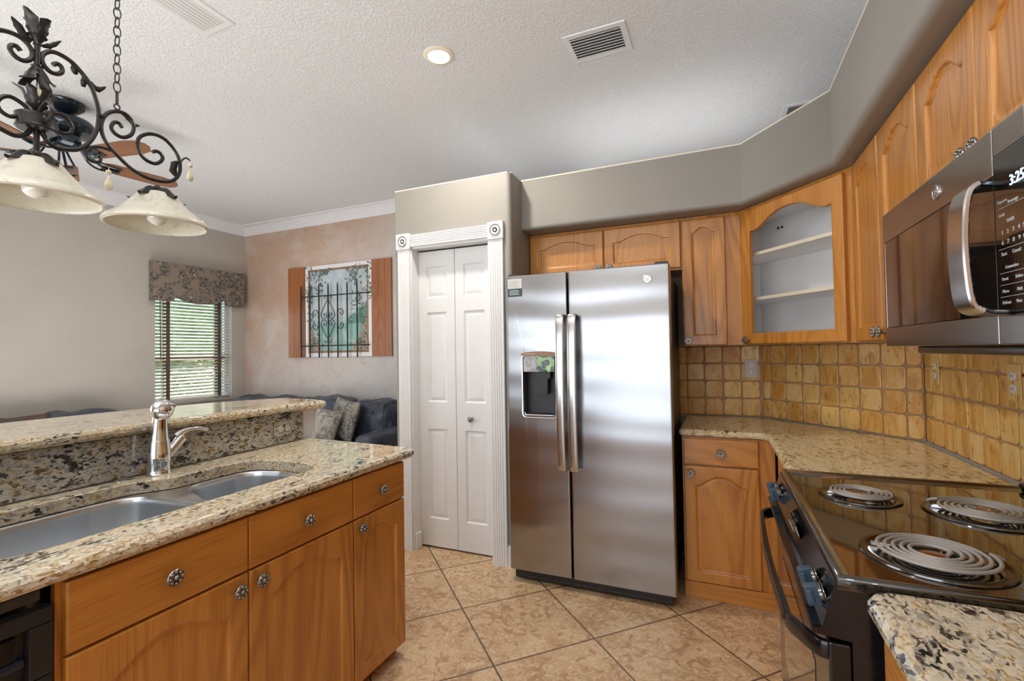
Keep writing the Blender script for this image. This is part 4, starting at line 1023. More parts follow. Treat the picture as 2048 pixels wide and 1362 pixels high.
# ---- faucet ----
FX, FY = -1.972, 1.146
fc = thing('kitchen_faucet', 'chrome pull-out kitchen faucet with side lever behind the sink', 'faucet', (FX, FY, 0.915))
F_ = T(FX, FY, 0)
MB().lathe([(0.0001, 0.915), (0.040, 0.9155), (0.041, 0.918), (0.039, 0.922), (0.0375, 0.935), (0.0375, 0.955), (0.039, 0.958), (0.039, 0.975), (0.038, 1.0), (0.034, 1.038), (0.0335, 1.043), (0.033, 1.044), (0.0001, 1.046)], 36, F_).build('body', M['chrome'], fc)
def bent(mb, pts, radii, n=24): return mb.tube(pts, radii, n)
MB().tube([(FX, FY, 1.044), (FX+0.001, FY, 1.075), (FX+0.004, FY, 1.11), (FX+0.010, FY, 1.145)], [0.032, 0.029, 0.0255, 0.0235], 28).build('neck', M['chrome'], fc)
hd = T(FX+0.020, FY, 1.160) @ RY(math.radians(28))
MB().lathe([(0.0001, -0.034), (0.020, -0.033), (0.026, -0.029), (0.034, -0.018), (0.0385, -0.004), (0.038, 0.008), (0.033, 0.022), (0.022, 0.033), (0.010, 0.037), (0.0001, 0.038)], 32, hd).build('spray_head', M['chrome'], fc)
hd2 = hd @ T(0.004, 0, 0.004) @ RY(math.radians(-60))
MB().lathe([(0.0375, -0.003), (0.0405, -0.002), (0.0405, 0.003), (0.0375, 0.004)], 32, hd2, False).build('head_band', M['chrome'], fc)
hb0 = Vector((FX, FY+0.012, 0.965)); hb1 = Vector((FX-0.002, FY+0.088, 1.046))
MB().tube([hb0, hb0.lerp(hb1, 0.3), hb0.lerp(hb1, 0.7), hb0.lerp(hb1, 0.93), hb1], [0.019, 0.021, 0.0225, 0.022, 0.015], 24).build('handle_stem', M['chrome'], fc)
lv = smooth_path([(FX-0.002, FY+0.062, 1.042), (FX, FY+0.082, 1.058), (FX+0.004, FY+0.115, 1.068), (FX+0.010, FY+0.150, 1.066), (FX+0.014, FY+0.180, 1.055)], 4)
n_ = len(lv); MB().tube(lv, [0.007+0.010*max(0, 1-i/n_*1.9)**1.2 if i > 0 else 0.004 for i in range(n_)], 14).build('lever', M['chrome'], fc)
MB().lathe([(0.0001, 0.9155), (0.022, 0.916), (0.022, 0.9175), (0.016, 0.922), (0.0001, 0.923)], 20, T(-1.995, 1.035, 0)).build('hole_cover', M['chrome'], fc)

# ---- back run: over-fridge cabinet, narrow wall cabinet ----
mB = lambda x, y=3.1205: frame((x, y, 0), (1, 0, 0), (0, -1, 0))
cabinet('wall_cabinet', 'wide oak wall cabinet with two short arched doors above the refrigerator', mB(-1.193), 1.001, 0.325, 1.85, 2.168,
        [('door', 0.004, 0.517, 1.870, 2.148, 0.487, 1.897, 0.038), ('door', 0.525, 0.996, 1.862, 2.148, 0.556, 1.897, 0.038)], 'oak wall cabinets', M['oak_x'])
cabinet('wall_cabinet', 'tall narrow oak wall cabinet right of the refrigerator', mB(-0.192), 0.332, 0.325, 1.376, 2.168,
        [('door', 0.004, 0.247, 1.380, 2.148, 0.030, 1.405, 0.03)], 'oak wall cabinets', M['oak_x'])
# ---- diagonal corner cabinet with glass door ----
P1 = Vector((0.1405, 3.1205)); P2 = Vector((0.5805, 2.555)); ud = (P2-P1).normalized(); nd = Vector((-(-ud.y), -ud.x)) if False else Vector((ud.y, -ud.x))
mD = frame((P1.x, P1.y, 0), (ud.x, ud.y, 0), (nd.x, nd.y, 0)); WD = (P2-P1).length
cc = cabinet('corner_wall_cabinet', 'diagonal corner oak cabinet with a glass door and white shelves', mD, WD, 0.3, 1.376, 2.168,
        [('glass', 0.030, WD-0.045, 1.380, 2.150, 0.058, 1.405, 0.07)], 'oak wall cabinets', M['oak_x'], carcass=False)
mb = MB(); mb.box((0, 0, 1.376), (0.068, 0.018, 2.168), 0, mD); mb.box((WD-0.075, 0, 1.376), (WD, 0.018, 2.168), 0, mD); mb.box((0.068, 0, 1.376), (WD-0.075, 0.018, 1.42), 0, mD); mb.box((0.068, 0, 2.12), (WD-0.075, 0.018, 2.168), 0, mD)
mb.build('face_frame', M['oak_v'], cc)
pin = [(P1.x+0.012, P1.y+0.012), (P1.x+0.004, 3.442), (0.262, 3.442), (0.868, 2.765), (0.868, 2.563), (P2.x+0.006, P2.y+0.012)]
mb = MB(); mb.prism(pin, 1.376, 1.392); mb.prism(pin, 2.152, 2.168)
for a, b in zip(pin[:-1], pin[1:]):
    av, bv = Vector(a), Vector(b); d = (bv-av).normalized(); nn = Vector((d.y, -d.x))*0.006
    mb.prism([tuple(av), tuple(bv), tuple(bv+nn), tuple(av+nn)], 1.392, 2.152)
mb.build('interior', M['cabin'], cc, smooth=False)
ins = [(P1.x+0.03, P1.y+0.03), (P1.x+0.016, 3.432), (0.256, 3.432), (0.858, 2.758), (0.858, 2.575), (P2.x+0.03, P2.y+0.03)]
for z in (1.633, 1.893):
    o = MB().prism(ins, z, z+0.018).build('shelf', M['cabin'], cc, smooth=False)
    e0, e1 = Vector(ins[0]), Vector(ins[-1]); q = Vector(nd)*0.004
    MB().prism([tuple(e0), tuple(e1), tuple(e1+q), tuple(e0+q)], z, z+0.018).build('front_edge', M['shelf_edge'], o)
for k in range(7):
    mb = MB(); mb.box((-0.0025, -0.0005, -0.0025), (0.0025, 0.001, 0.0025), 0, T(0.262+0.010, 3.4315-0.012, 1.46+0.045*k)); mb.build('pin_hole', M['seal'], cc)
for dx in (0.0, 0.028):
    m_ = T(0.36+dx*0.67, 3.325-dx*0.74, 2.09) @ RZ(math.atan2(-0.68, 0.61)) @ RX(PI/2)
    MB().lathe([(0.0001, 0.007), (0.006, 0.006), (0.008, 0.003), (0.008, -0.001)], 14, m_).build('screw_cap', M['seal'], cc)
mb = MB(); mb.prism([(-0.19, 3.12), (P1.x, P1.y), (P1.x, 3.44), (-0.19, 3.44)], 1.3745, 1.3758)
# ---- right run wall cabinets ----
mR = lambda y, x=0.5805: frame((x, y, 0), (0, -1, 0), (-1, 0, 0))
cabinet('wall_cabinet', 'tall oak wall cabinet next to the glass corner cabinet', mR(2.550), 0.388, 0.285, 1.376, 2.168,
        [('door', 0.022, 0.384, 1.380, 2.150, 0.355, 1.410, 0.05)], 'oak wall cabinets', M['oak_y'])
cabinet('wall_cabinet', 'tall oak wall cabinet just left of the microwave', mR(2.1615), 0.3785, 0.285, 1.376, 2.168,
        [('door', 0.004, 0.374, 1.380, 2.150, 0.034, 1.410, 0.05)], 'oak wall cabinets', M['oak_y'])
cabinet('wall_cabinet', 'short oak wall cabinet with two arched doors above the microwave', mR(1.782), 0.724, 0.285, 1.760, 2.168,
        [('door', 0.004, 0.352, 1.775, 2.150, 0.325, 1.806, 0.05), ('door', 0.356, 0.718, 1.775, 2.150, 0.385, 1.806, 0.05)], 'oak wall cabinets', M['oak_y'])
cabinet('wall_cabinet', 'oak wall cabinet at the right edge past the microwave', mR(1.035), 0.76, 0.285, 1.376, 2.168,
        [('door', 0.004, 0.377, 1.380, 2.150, 0.348, 1.41, 0.05), ('door', 0.381, 0.756, 1.380, 2.150, 0.41, 1.41, 0.05)], 'oak wall cabinets', M['oak_y'])
# ---- lower right run ----
bc = cabinet('base_cabinet', 'oak base cabinet with one drawer and one arched door right of the refrigerator', mB(-0.195, 2.8205), 0.455, 0.62, 0, 0.873,
        [('drawer', 0.008, 0.378, 0.726, 0.866, 0.195, 0.797, 0), ('door', 0.008, 0.378, 0.092, 0.718, 0.042, 0.681, 0.05)], 'oak base cabinets', M['oak_x'])
mb = MB(); mb.box((-0.196, 2.806, 0.0), (0.268, 2.8195, 0.088), 0.003); mb.build('base_board', M['oak_x'], bc)
rc_ = cabinet('base_cabinet', 'oak base cabinet in the corner between the back run and the range', mR(2.800, 0.2805), 0.795, 0.58, 0, 0.873,
        [('drawer', 0.10, 0.77, 0.726, 0.866, 0.60, 0.797, 0), ('door', 0.10, 0.77, 0.092, 0.718, 0.71, 0.66, 0.05)], 'oak base cabinets', M['oak_y'])
nc = cabinet('base_cabinet', 'oak base cabinet in the near right corner beside the range', mR(1.078, 0.2805), 1.65, 0.58, 0, 0.873,
        [('drawer', 0.02, 0.60, 0.726, 0.866, 0.3, 0.797, 0), ('door', 0.02, 0.60, 0.092, 0.718, 0.55, 0.66, 0.05), ('drawer', 0.62, 1.2, 0.726, 0.866, 0.9, 0.797, 0), ('door', 0.62, 1.2, 0.092, 0.718, 0.68, 0.66, 0.05)], 'oak base cabinets', M['oak_y'])
cp1 = round_poly([(-0.212, 3.428), (-0.212, 2.800), (0.200, 2.800), (0.222, 2.76), (0.226, 2.000), (0.863, 2.000), (0.863, 2.765), (0.262, 3.428)], [0, 0.025, 0.03, 0.03, 0, 0, 0, 0], 5)
tag(slab(MB(), cp1, 0.875, 0.915).build('corner_countertop', M['granite'], None, angle=35), 'gold granite countertop wrapping the corner behind the range', 'countertop')
cp2 = round_poly([(0.232, -0.58), (0.232, 1.080), (0.863, 1.080), (0.863, -0.58)], [0, 0.05, 0, 0], 8)
tag(slab(MB(), cp2, 0.875, 0.915).build('near_countertop', M['granite_i'], None, angle=35), 'speckled granite countertop at the near lower right, in front of the range', 'countertop')

# ---- travertine tile backsplash ----
def tile_run(mb, gr, o, d, n, length, z0=0.917, z1=1.374, rows=4, first=0.11, pitch=0.1105, rnd=random.Random(4)):
    o = Vector((o[0], o[1], 0)); d = Vector((d[0], d[1], 0)).normalized(); n = Vector((n[0], n[1], 0)).normalized()
    mm = frame(o, d, n); g = 0.0065; ph = (z1-z0)/rows
    gr.box((0, 0.0, z0), (length, 0.0045+0.004, z1), 0, mm @ T(0, -0.0045, 0))
    cols = []; x = 0.0; c = first
    while x < length-0.004:
        e = min(x+c, length); cols.append((x, e)); x = e; c = pitch
    for a, b in cols:
        for r in range(rows):
            x0, x1, za, zb = a+g/2, b-g/2, z0+r*ph+g/2, z0+(r+1)*ph-g/2
            if x1-x0 < 0.012: continue
            ch_ = [min(0.021, (x1-x0)*0.35)*rnd.uniform(0.5, 1.25) for _ in range(4)]
            j = lambda: rnd.uniform(-0.0012, 0.0012)
            P = round_poly([(x0+j(), za+j()), (x1+j(), za+j()), (x1+j(), zb+j()), (x0+j(), zb+j())], ch_, 4)
            mb.loft([[(x, -0.003, z) for x, z in P], [(x, -0.0085, z) for x, z in P], [(x, -0.011, z) for x, z in offset(P, 0.0035)]], False, True, mtx=mm)
tl = thing('wall_backsplash', None, None, (0.3, 3.4, 0.917), kind='structure')
mb, gr = MB(), MB()
tile_run(mb, gr, (-0.25, 3.449), (1, 0), (0, -1), 0.512, first=0.055)
dl = Vector((0.61, -0.68)).normalized(); dn = Vector((dl.y, -dl.x))
tile_run(mb, gr, (0.266, 3.4435), (dl.x, dl.y), (dn.x, dn.y), 0.905, first=0.06)
tile_run(mb, gr, (0.879, 2.765), (0, -1), (-1, 0), 3.2, first=0.075)
mb.build('tiles', M['tile'], tl, angle=30); gr.build('grout', M['groutm'], tl)
outlet('wall_outlet', frame((0.195, 3.437, 1.225), (1, 0, 0), (0, -1, 0)), 'pale outlet on the tiled wall under the narrow cabinet', M['outlet'])
outlet('wall_outlet', frame((0.868, 2.63, 1.245), (0, -1, 0), (-1, 0, 0)), 'tile-coloured outlet on the right wall beside the tiled corner', M['tile'])
outlet('wall_outlet', frame((0.868, 2.03, 1.235), (0, -1, 0), (-1, 0, 0)), 'tile-coloured outlet on the right wall at the photo edge', M['tile'])

# =====================================================================
# RANGE
# =====================================================================
def text_mesh(body, size, m, name, mat, parent, depth=0.0003, align='CENTER'):
    cu = bpy.data.curves.new(name, 'FONT'); cu.body = body; cu.size = size; cu.extrude = depth; cu.align_x = align; cu.align_y = 'CENTER'; cu.resolution_u = 2
    o = bpy.data.objects.new(name, cu); COL.objects.link(o)
    me = bpy.data.meshes.new_from_object(o); bpy.data.objects.remove(o); bpy.data.curves.remove(cu)
    me.transform(m); me.materials.clear(); me.materials.append(mat)
    r_ = bpy.data.objects.new(name, me); COL.objects.link(r_)
    if parent is not None: attach(r_, parent)
    return r_
RY0, RY1 = 1.095, 1.992
rg = thing('electric_range', 'black slide-in electric coil range in the right-hand counter', 'range', (0.53, 1.545, 0))
MB().box((0.222, RY0+0.004, 0.02), (0.862, RY1-0.004, 0.893)).build('body', M['black'], rg)
# slanted control panel with ledge
pf = [(0.222, 0.905), (0.197, 0.906), (0.173, 0.815), (0.157, 0.813), (0.155, 0.808), (0.157, 0.802), (0.222, 0.796)]
MB().loft([[(x, y, z) for x, z in pf] for y in (RY0+0.002, RY1-0.002)]).build('control_panel', M['black'], rg, angle=25)
# cooktop with raised rim
top = MB(); o_ = [(0.200, RY0), (0.866, RY0), (0.866, RY1), (0.200, RY1)]
L_ = []
for d, z in ((0.0, 0.893), (0.0, 0.910), (0.003, 0.9165), (0.008, 0.919), (0.014, 0.9185), (0.020, 0.914), (0.030, 0.9085)): L_.append([(x, y, z) for x, y in offset(o_, d)])
top.loft(L_, True, True); top.build('cooktop', M['cooktop'], rg, angle=50)
MB().box((0.838, RY0+0.02, 0.915), (0.866, RY1-0.02, 0.932), 0.006).build('rear_rim', M['black'], rg)
def burner(cx, cy, R, turns, a0):
    B0 = T(cx, cy, 0.9085)
    pan = MB(); pan.lathe([(R+0.026, 0.001), (R+0.025, 0.0045), (R+0.016, 0.0055), (R+0.008, 0.003), (R+0.002, -0.001), (R*0.6, -0.0005), (R*0.30, 0.0005), (0.012, 0.001), (0.0001, 0.001)], 48, B0, False)
    po = pan.build('drip_pan', M['dchrome'], rg)
    MB().lathe([(0.0001, 0.0105), (0.019, 0.010), (0.025, 0.008), (0.026, 0.001)], 24, B0).build('pan_medallion', M['copper'], po)
    pts = []; r0 = 0.033; n = turns*40
    for i in range(n+1):
        t = i/n; r_ = r0+(R-r0)*t; a = a0+turns*2*PI*t; pts.append((cx+r_*math.cos(a), cy+r_*math.sin(a), 0.9085+0.0145))
    e = pts[-1]; ea = a0+turns*2*PI
    pts += [(e[0]+0.010*math.cos(ea), e[1]+0.010*math.sin(ea), e[2]-0.003), (e[0]+0.022*math.cos(ea), e[1]+0.022*math.sin(ea), e[2]-0.010)]
    i0 = (cx+0.022*math.cos(a0-0.4), cy+0.022*math.sin(a0-0.4), 0.9085+0.010)
    co_ = MB(); co_.tube([i0]+pts, 0.0040, 8); co_.build('heating_coil', M['coil'], rg)
    for k in range(3):
        a = a0+0.5+2*PI*k/3; mm = B0 @ RZ(a)
        MB().box((0.024, -0.0012, 0.002), (R+0.004, 0.0012, 0.0105), 0, mm).build('coil_support', M['chrome'], rg)
burner(0.379, 1.730, 0.078, 4, 0.4)
burner(0.408, 1.285, 0.103, 5, 0.2)
burner(0.635, 1.655, 0.103, 5, 2.4)
burner(0.665, 1.240, 0.078, 4, 1.2)
# knobs on the slanted panel
sl = math.atan2(0.024, 0.091)
def on_panel(y, z, d=0.0):
    x = 0.197-(0.906-z)*0.2637
    return T(x, y, z) @ RY(-PI/2+ -sl) @ T(0, 0, d)
for y in (1.935, 1.862, 1.222, 1.142):
    m = on_panel(y, 0.862)
    k = MB(); k.lathe([(0.024, 0), (0.024, 0.002), (0.020, 0.004), (0.018, 0.010), (0.0001, 0.011)], 24, m); kb = k.build('knob_skirt', M['dchrome'], rg)
    k = MB(); k.box((-0.021, -0.010, 0.006), (0.021, 0.010, 0.034), 0.004, m); k.box((-0.0135, -0.0145, 0.020), (0.0135, 0.0145, 0.032), 0.003, m); k.build('control_knob', M['knobp'], kb)
    for q in range(-3, 4):
        k = MB()
        a = q*0.62; k.box((-0.003, -0.0006, 0), (0.003, 0.0006, 0.0004), 0, m @ T(0.031*math.cos(a+PI), 0.031*math.sin(a), 0.0002) @ RZ(a)); k.build('dial_mark', M['print'], rg)
# clock window, touch pads and print
mc = on_panel(1.54, 0.862); k = MB(); k.box((-0.030, -0.105, 0), (0.030, 0.105, 0.0012), 0.0004, mc); k.build('clock_window', M['blackg'], rg)
txt = lambda y, z: on_panel(y, z, 0.0014) @ RZ(-PI/2)
for i, (yy, zz, s_) in enumerate(((1.60, 0.875, 'BAKE'), (1.60, 0.850, 'BROIL'), (1.55, 0.875, 'TIMER'), (1.55, 0.850, 'CLOCK'), (1.50, 0.862, 'START'), (1.47, 0.862, 'OFF'))):
    text_mesh(s_, 0.013, txt(yy, zz), 'panel_print', M['print'], rg)
# oven door, handle, drawer
MB().box((0.183, RY0+0.004, 0.19), (0.2215, RY1-0.004, 0.788), 0.006).build('oven_door', M['black'], rg)
MB().box((0.1815, RY0+0.16, 0.32), (0.184, RY1-0.16, 0.66), 0.001).build('oven_window', M['blackg'], rg)
MB().box((0.187, RY0+0.004, 0.06), (0.2215, RY1-0.004, 0.182), 0.005).build('storage_drawer', M['black'], rg)
MB().box((0.25, RY0+0.01, 0.0), (0.80, RY1-0.01, 0.06)).build('plinth', M['blackp'], rg)
hp = [(0.186, RY0+0.022, 0.764), (0.168, RY0+0.030, 0.764), (0.140, RY0+0.085, 0.762), (0.128, RY0+0.12, 0.760)]
ym = (RY0+RY1)/2
for q in range(1, 10):
    t = q/10; hp.append((0.128-0.010*math.sin(PI*t), RY0+0.12+(RY1-RY0-0.24)*t, 0.760))
hp += [(0.128, RY1-0.12, 0.760), (0.132, RY1-0.075, 0.760), (0.150, RY1-0.035, 0.762), (0.186, RY1-0.022, 0.764)]
P_ = smooth_path(hp, 3); hm = MB(); loops = []
for i, p in enumerate(P_):
    t = (P_[min(i+1, len(P_)-1)]-P_[max(i-1, 0)]).normalized(); s = Vector((0, 0, 1)); u = t.cross(s).normalized()
    w_ = 0.0085; h_ = 0.017
    loops.append([tuple(p+u*a*w_+s*b*h_) for a, b in ((-1, -0.6), (-0.6, -1), (0.6, -1), (1, -0.6), (1, 0.6), (0.6, 1), (-0.6, 1), (-1, 0.6))])
hm.loft(loops); hm.build('oven_handle', M['black'], rg)

# =====================================================================
# MICROWAVE
# =====================================================================
mw = thing('over_range_microwave', 'stainless over-the-range microwave with curved handle and lit clock', 'microwave', (0.66, 1.41, 1.355))
MX = 0.470; MY0, MY1 = 1.045, 1.778
MB().box((0.492, MY0, 1.357), (0.866, MY1, 1.752), 0.002).build('case', M['sidegrey'], mw)
mb = MB(); mb.box((0.52, 1.12, 1.335), (0.84, 1.70, 1.3565), 0.006); mb.build('underside_filter', M['steel_m'], mw)
mb = MB(); mb.box((MX, 1.148, 1.667), (0.4915, MY1, 1.753), 0.003); mb.box((MX, 1.148, 1.357), (0.4915, MY1, 1.412), 0.003)
mb.box((MX, MY1-0.014, 1.412), (0.4915, MY1, 1.667), 0.002)
dr = mb.build('door_frame', M['steel_m'], mw)
MB().box((MX+0.001, 1.148, 1.4125), (0.4905, MY1-0.0145, 1.6665), 0.001).build('door_window', M['blackg'], mw)
mb = MB(); mb.box((MX+0.0005, 1.30, 1.4135), (MX+0.0012, 1.304, 1.6655)); mb.build('window_edge', M['blackp'], mw)
MB().box((MX, MY0, 1.412), (0.4915, 1.145, 1.700), 0.0025).build('control_glass', M['blackg'], mw)
mb = MB(); mb.box((MX, MY0, 1.357), (0.4915, 1.145, 1.4115), 0.003); mb.build('lower_trim', M['steel_m'], mw); mb = MB(); mb.box((MX, MY0, 1.7005), (0.4915, 1.145, 1.753), 0.003); mb.build('upper_trim', M['steel_m'], mw)
# handle
hpro = [(0.471, 1.070, 1.640), (0.440, 1.070, 1.640), (0.419, 1.070, 1.636), (0.410, 1.070, 1.618), (0.406, 1.070, 1.58), (0.4045, 1.070, 1.53), (0.406, 1.070, 1.48), (0.410, 1.070, 1.436), (0.419, 1.070, 1.420), (0.440, 1.070, 1.414), (0.471, 1.070, 1.414)]
P_ = smooth_path(hpro, 3); loops = []
for i, p in enumerate(P_):
    t = (P_[min(i+1, len(P_)-1)]-P_[max(i-1, 0)]).normalized(); s = Vector((0, 1, 0)); u = t.cross(s).normalized()
    w_ = 0.005; a0 = 0.040*max(0, 1-min(i, len(P_)-1-i)/5.0); a1 = 0.064
    sh_ = 0.010*math.sin(PI*i/(len(P_)-1))
    loops.append([tuple(p+u*a*w_+s*(b+sh_)) for a, b in ((-1, a0+0.003), (-0.5, a0), (0.5, a0), (1, a0+0.003), (1, a1-0.003), (0.5, a1), (-0.5, a1), (-1, a1-0.003))])
MB().loft(loops).build('handle', M['steel_h'], mw, angle=35)
em = T(MX-0.0002, 1.386, 1.709) @ RY(-PI/2)
e_ = MB(); e_.lathe([(0.0165, 0), (0.0165, 0.0025), (0.0150, 0.0035), (0.0140, 0.0025), (0.0001, 0.0025)], 32, em); eo = e_.build('round_emblem', M['chromed'], mw)
def monogram(em, parent, s=1.0, name='monogram'):
    """entwined script initials inside the ring"""
    mb = MB(); z = 0.0028
    c1 = [(-0.0015, 0.006), (-0.006, 0.006), (-0.009, 0.001), (-0.007, -0.005), (-0.002, -0.006), (0.000, -0.001), (-0.004, 0.001), (-0.006, -0.001)]
    c2 = [(0.008, 0.005), (0.004, 0.007), (0.0015, 0.004), (0.004, 0.001), (0.006, 0.0008), (0.002, -0.001), (0.001, -0.005), (0.005, -0.007), (0.009, -0.003)]
    for c in (c1, c2): mb.tube(smooth_path([(x*s, y*s, z) for x, y in c], 4), 0.0006*s, 6, mtx=em)
    for a in (0.8, 2.4, 3.9, 5.5): mb.tube([( 0.0122*s*math.cos(a+d), 0.0122*s*math.sin(a+d), z) for d in (-0.35, -0.15, 0.15, 0.35)], [0.0002*s, 0.0007*s, 0.0007*s, 0.0002*s], 6, mtx=em)
    mb.build(name, M['steel_m'], parent)
monogram(em @ RZ(PI/2), eo)
# clock digits and key legends; text faces the room (-x), reads left to right towards -y
def facing_left(x, y, z): return frame((x, y, z), (0, -1, 0), (-1, 0, 0)) @ RX(PI/2)
text_mesh('3:25', 0.026, facing_left(MX-0.0006, 1.071, 1.640), 'clock_digits', M['clock'], mw)
for i, (s_, yy, zz, sz) in enumerate((('Popcorn', 1.118, 1.612, .0085), ('Cook', 1.122, 1.588, .0085), ('TIMER', 1.095, 1.574, .009), ('Beverage', 1.085, 1.606, .0085),
        ('1', 1.121, 1.556, .011), ('2', 1.104, 1.556, .011), ('3', 1.087, 1.556, .011), ('4', 1.070, 1.556, .011), ('5', 1.056, 1.556, .011),
        ('6', 1.121, 1.538, .011), ('7', 1.104, 1.538, .011), ('8', 1.087, 1.538, .011), ('9', 1.070, 1.538, .011), ('0', 1.056, 1.538, .011),
        ('Start', 1.118, 1.518, .009), ('Cancel', 1.080, 1.518, .009), ('Convection', 1.096, 1.494, .0085), ('Roast', 1.118, 1.474, .0085), ('Soften', 1.075, 1.474, .0085),
        ('Micro', 1.118, 1.452, .0085), ('Melt', 1.075, 1.452, .0085), ('Defrost', 1.116, 1.432, .0085), ('Vent', 1.078, 1.432, .0085))):
    text_mesh(s_, sz, facing_left(MX-0.0004, yy, zz), 'key_legend', M['print'], mw)
for zz in (1.600, 1.527, 1.484, 1.463, 1.442):
    MB().box((MX-0.0004, MY0+0.006, zz), (MX+0.0002, 1.134, zz+0.0008)).build('divider_line', M['print'], mw)

# =====================================================================
# REFRIGERATOR
# =====================================================================
fr = thing('refrigerator', 'stainless side-by-side refrigerator with ice dispenser beside the pantry', 'refrigerator', (-0.695, 3.0, 0))
MB().box((-1.150, 2.705, 0.03), (-0.240, 3.40, 1.785), 0.004).build('case', M['sidegrey'], fr)
def fdoor(x0, x1):
    mb = MB(); r_ = 0.012
    P = round_poly([(x0, 2.619), (x0+r_*1.2, 2.6185), ((x0+x1)/2, 2.617), (x1-r_*1.2, 2.6185), (x1, 2.619), (x1, 2.700), (x0, 2.700)], [r_, 0, 0, 0, r_, 0, 0], 6)
    mb.loft([[(x, y, z) for x, y in (offset(P, d) if d else P)] for z, d in ((0.072, 0.003), (0.076, 0), (1.808, 0), (1.812, 0.003))])
    return mb
lo = fdoor(-1.163, -0.785).build('freezer_door', M['steel'], fr, angle=35)
ro = fdoor(-0.775, -0.224).build('fridge_door', M['steel'], fr, angle=35)
# cut the dispenser recess
cut = MB(); DX0, DX1, DZ0, DZ1 = -1.056, -0.862, 0.985, 1.345
cpol = round_poly([(DX0, DZ0), (DX1, DZ0), (DX1, DZ1), (DX0, DZ1)], 0.02, 5)
cut.loft([[(x, y, z) for x, z in cpol] for y in (2.55, 2.692)]); co_ = cut.build('cutter', M['seal'])
md = lo.modifiers.new('cut', 'BOOLEAN'); md.operation = 'DIFFERENCE'; md.object = co_; md.solver = 'EXACT'
bpy.context.view_layer.update(); dg = bpy.context.evaluated_depsgraph_get()
lo.modifiers['weighted_normals'].show_viewport = False; bpy.context.view_layer.update(); dg = bpy.context.evaluated_depsgraph_get()
me = bpy.data.meshes.new_from_object(lo.evaluated_get(dg)); lo.modifiers.remove(md); lo.modifiers['weighted_normals'].show_viewport = True; lo.data = me; me.set_sharp_from_angle(angle=math.radians(35))
bpy.data.objects.remove(co_, do_unlink=True)
dp = MB(); oL = lambda d, y: [(x, y, z) for x, z in offset(round_poly([(DX0-0.014, DZ0-0.018), (DX1+0.014, DZ0-0.018), (DX1+0.014, DZ1+0.006), (DX0-0.014, DZ1+0.006)], 0.028, 5), d)]
dp.loft([oL(0, 2.628), oL(0.001, 2.612), oL(0.005, 2.608), oL(0.010, 2.609), oL(0.014, 2.615), oL(0.015, 2.628)], ring=True); dp.build('dispenser_bezel', M['chrome'], fr)
mb = MB(); mb.loft([[(x, 2.6105-0.012*math.sin(PI*(x-DX0)/(DX1-DX0))**0.5-0.002, z) for x, z in ((DX0+(DX1-DX0)*i/12, 0) for i in range(13)) for z in (0,)] and [(DX0-0.012+(DX1-DX0+0.024)*i/12, 2.606 if 0 < i < 12 else 2.61, 1.332) for i in range(13)] + [(DX1+0.012-(DX1-DX0+0.024)*i/12, 2.608, 1.346+0.012*math.sin(PI*i/12)**0.6) for i in range(13)],
   [(DX0-0.012+(DX1-DX0+0.024)*i/12, 2.63, 1.332) for i in range(13)] + [(DX1+0.012-(DX1-DX0+0.024)*i/12, 2.63, 1.346+0.012*math.sin(PI*i/12)**0.6) for i in range(13)]])
mb.build('dispenser_hood', M['rail'], fr)
# lined cavity
mb = MB(); c0 = offset(cpol, 0.0005)
mb.loft([[(x, 2.628, z) for x, z in c0], [(x, 2.688, z) for x, z in c0]], False, True); mb.build('dispenser_cavity', M['sidegrey'], fr)
m_, nt, b = new_mat('peeling_protective_film'); v = mapping(nt, (1, 1, 1), (0, 0.6, 0))
f = noisen(nt, v, 16, 2, 0.5, 1.6)
c = ramp(nt, f, [(0.40, (0.30, 0.29, 0.29)), (0.46, (0.20, 0.19, 0.20)), (0.50, (0.34, 0.33, 0.33))]).outputs[0]
spx = nt.nodes.new('ShaderNodeSeparateXYZ'); nt.links.new(mapping(nt), spx.inputs[0])
side = mth(nt, 'ADD', mth(nt, 'MULTIPLY_ADD', spx.outputs['X'], 9.0, 8.85), mth(nt, 'MULTIPLY', noisen(nt, mapping(nt), 22, 2, 0.5, 1.0), 0.9))
c = mixc(nt, ramp(nt, side, [(0.62, 0.0), (0.66, 1.0)]).outputs[0], c, ramp(nt, noisen(nt, mapping(nt), 20, 2, 0.4, 0.8), [(0.48, (0.012, 0.014, 0.018)), (0.52, (0.16, 0.42, 0.08)), (0.60, (0.30, 0.55, 0.14))]).outputs[0])
nt.links.new(c, b.inputs['Base Color']); b.inputs['Roughness'].default_value = 0.15; b.inputs['Coat Weight'].default_value = 0.6
bump(nt, b, f, 0.5, 0.01)
M['film'] = m_
MB().box((DX0+0.001, 2.612, 1.238), (DX1-0.001, 2.680, 1.335), 0.002).build('dispenser_display', M['film'], fr)
mb = MB(); mb.loft([[(-0.985+dx, 2.640+dy, z) for dx, dy in ((0, 0), (0.085, 0), (0.085, 0.04), (0, 0.04))] for z in (1.2375, 1.20)])
mb.loft([[(-0.945-w_/2, 2.630+dy, z) if k == 0 else (-0.945+w_/2, 2.630+dy, z) for k, dy in ((0, 0), (1, 0), (1, 0.03), (0, 0.03))] for w_, z in ((0.066, 1.20), (0.060, 1.12), (0.056, 1.108))])
mb.build('dispenser_paddle', M['blackp'], fr)
tr_ = MB().box((DX0+0.012, 2.60, 0.9855), (DX1-0.012, 2.686, 0.992), 0.002).build('drip_tray', M['chrome'], fr)
for k in range(9):
    xk = DX0+0.028+k*0.0175; mb = MB(); mb.box((xk-0.005, 2.608, 0.9919), (xk+0.005, 2.675, 0.9935)); mb.build('drain_slot', M['seal'], tr_)
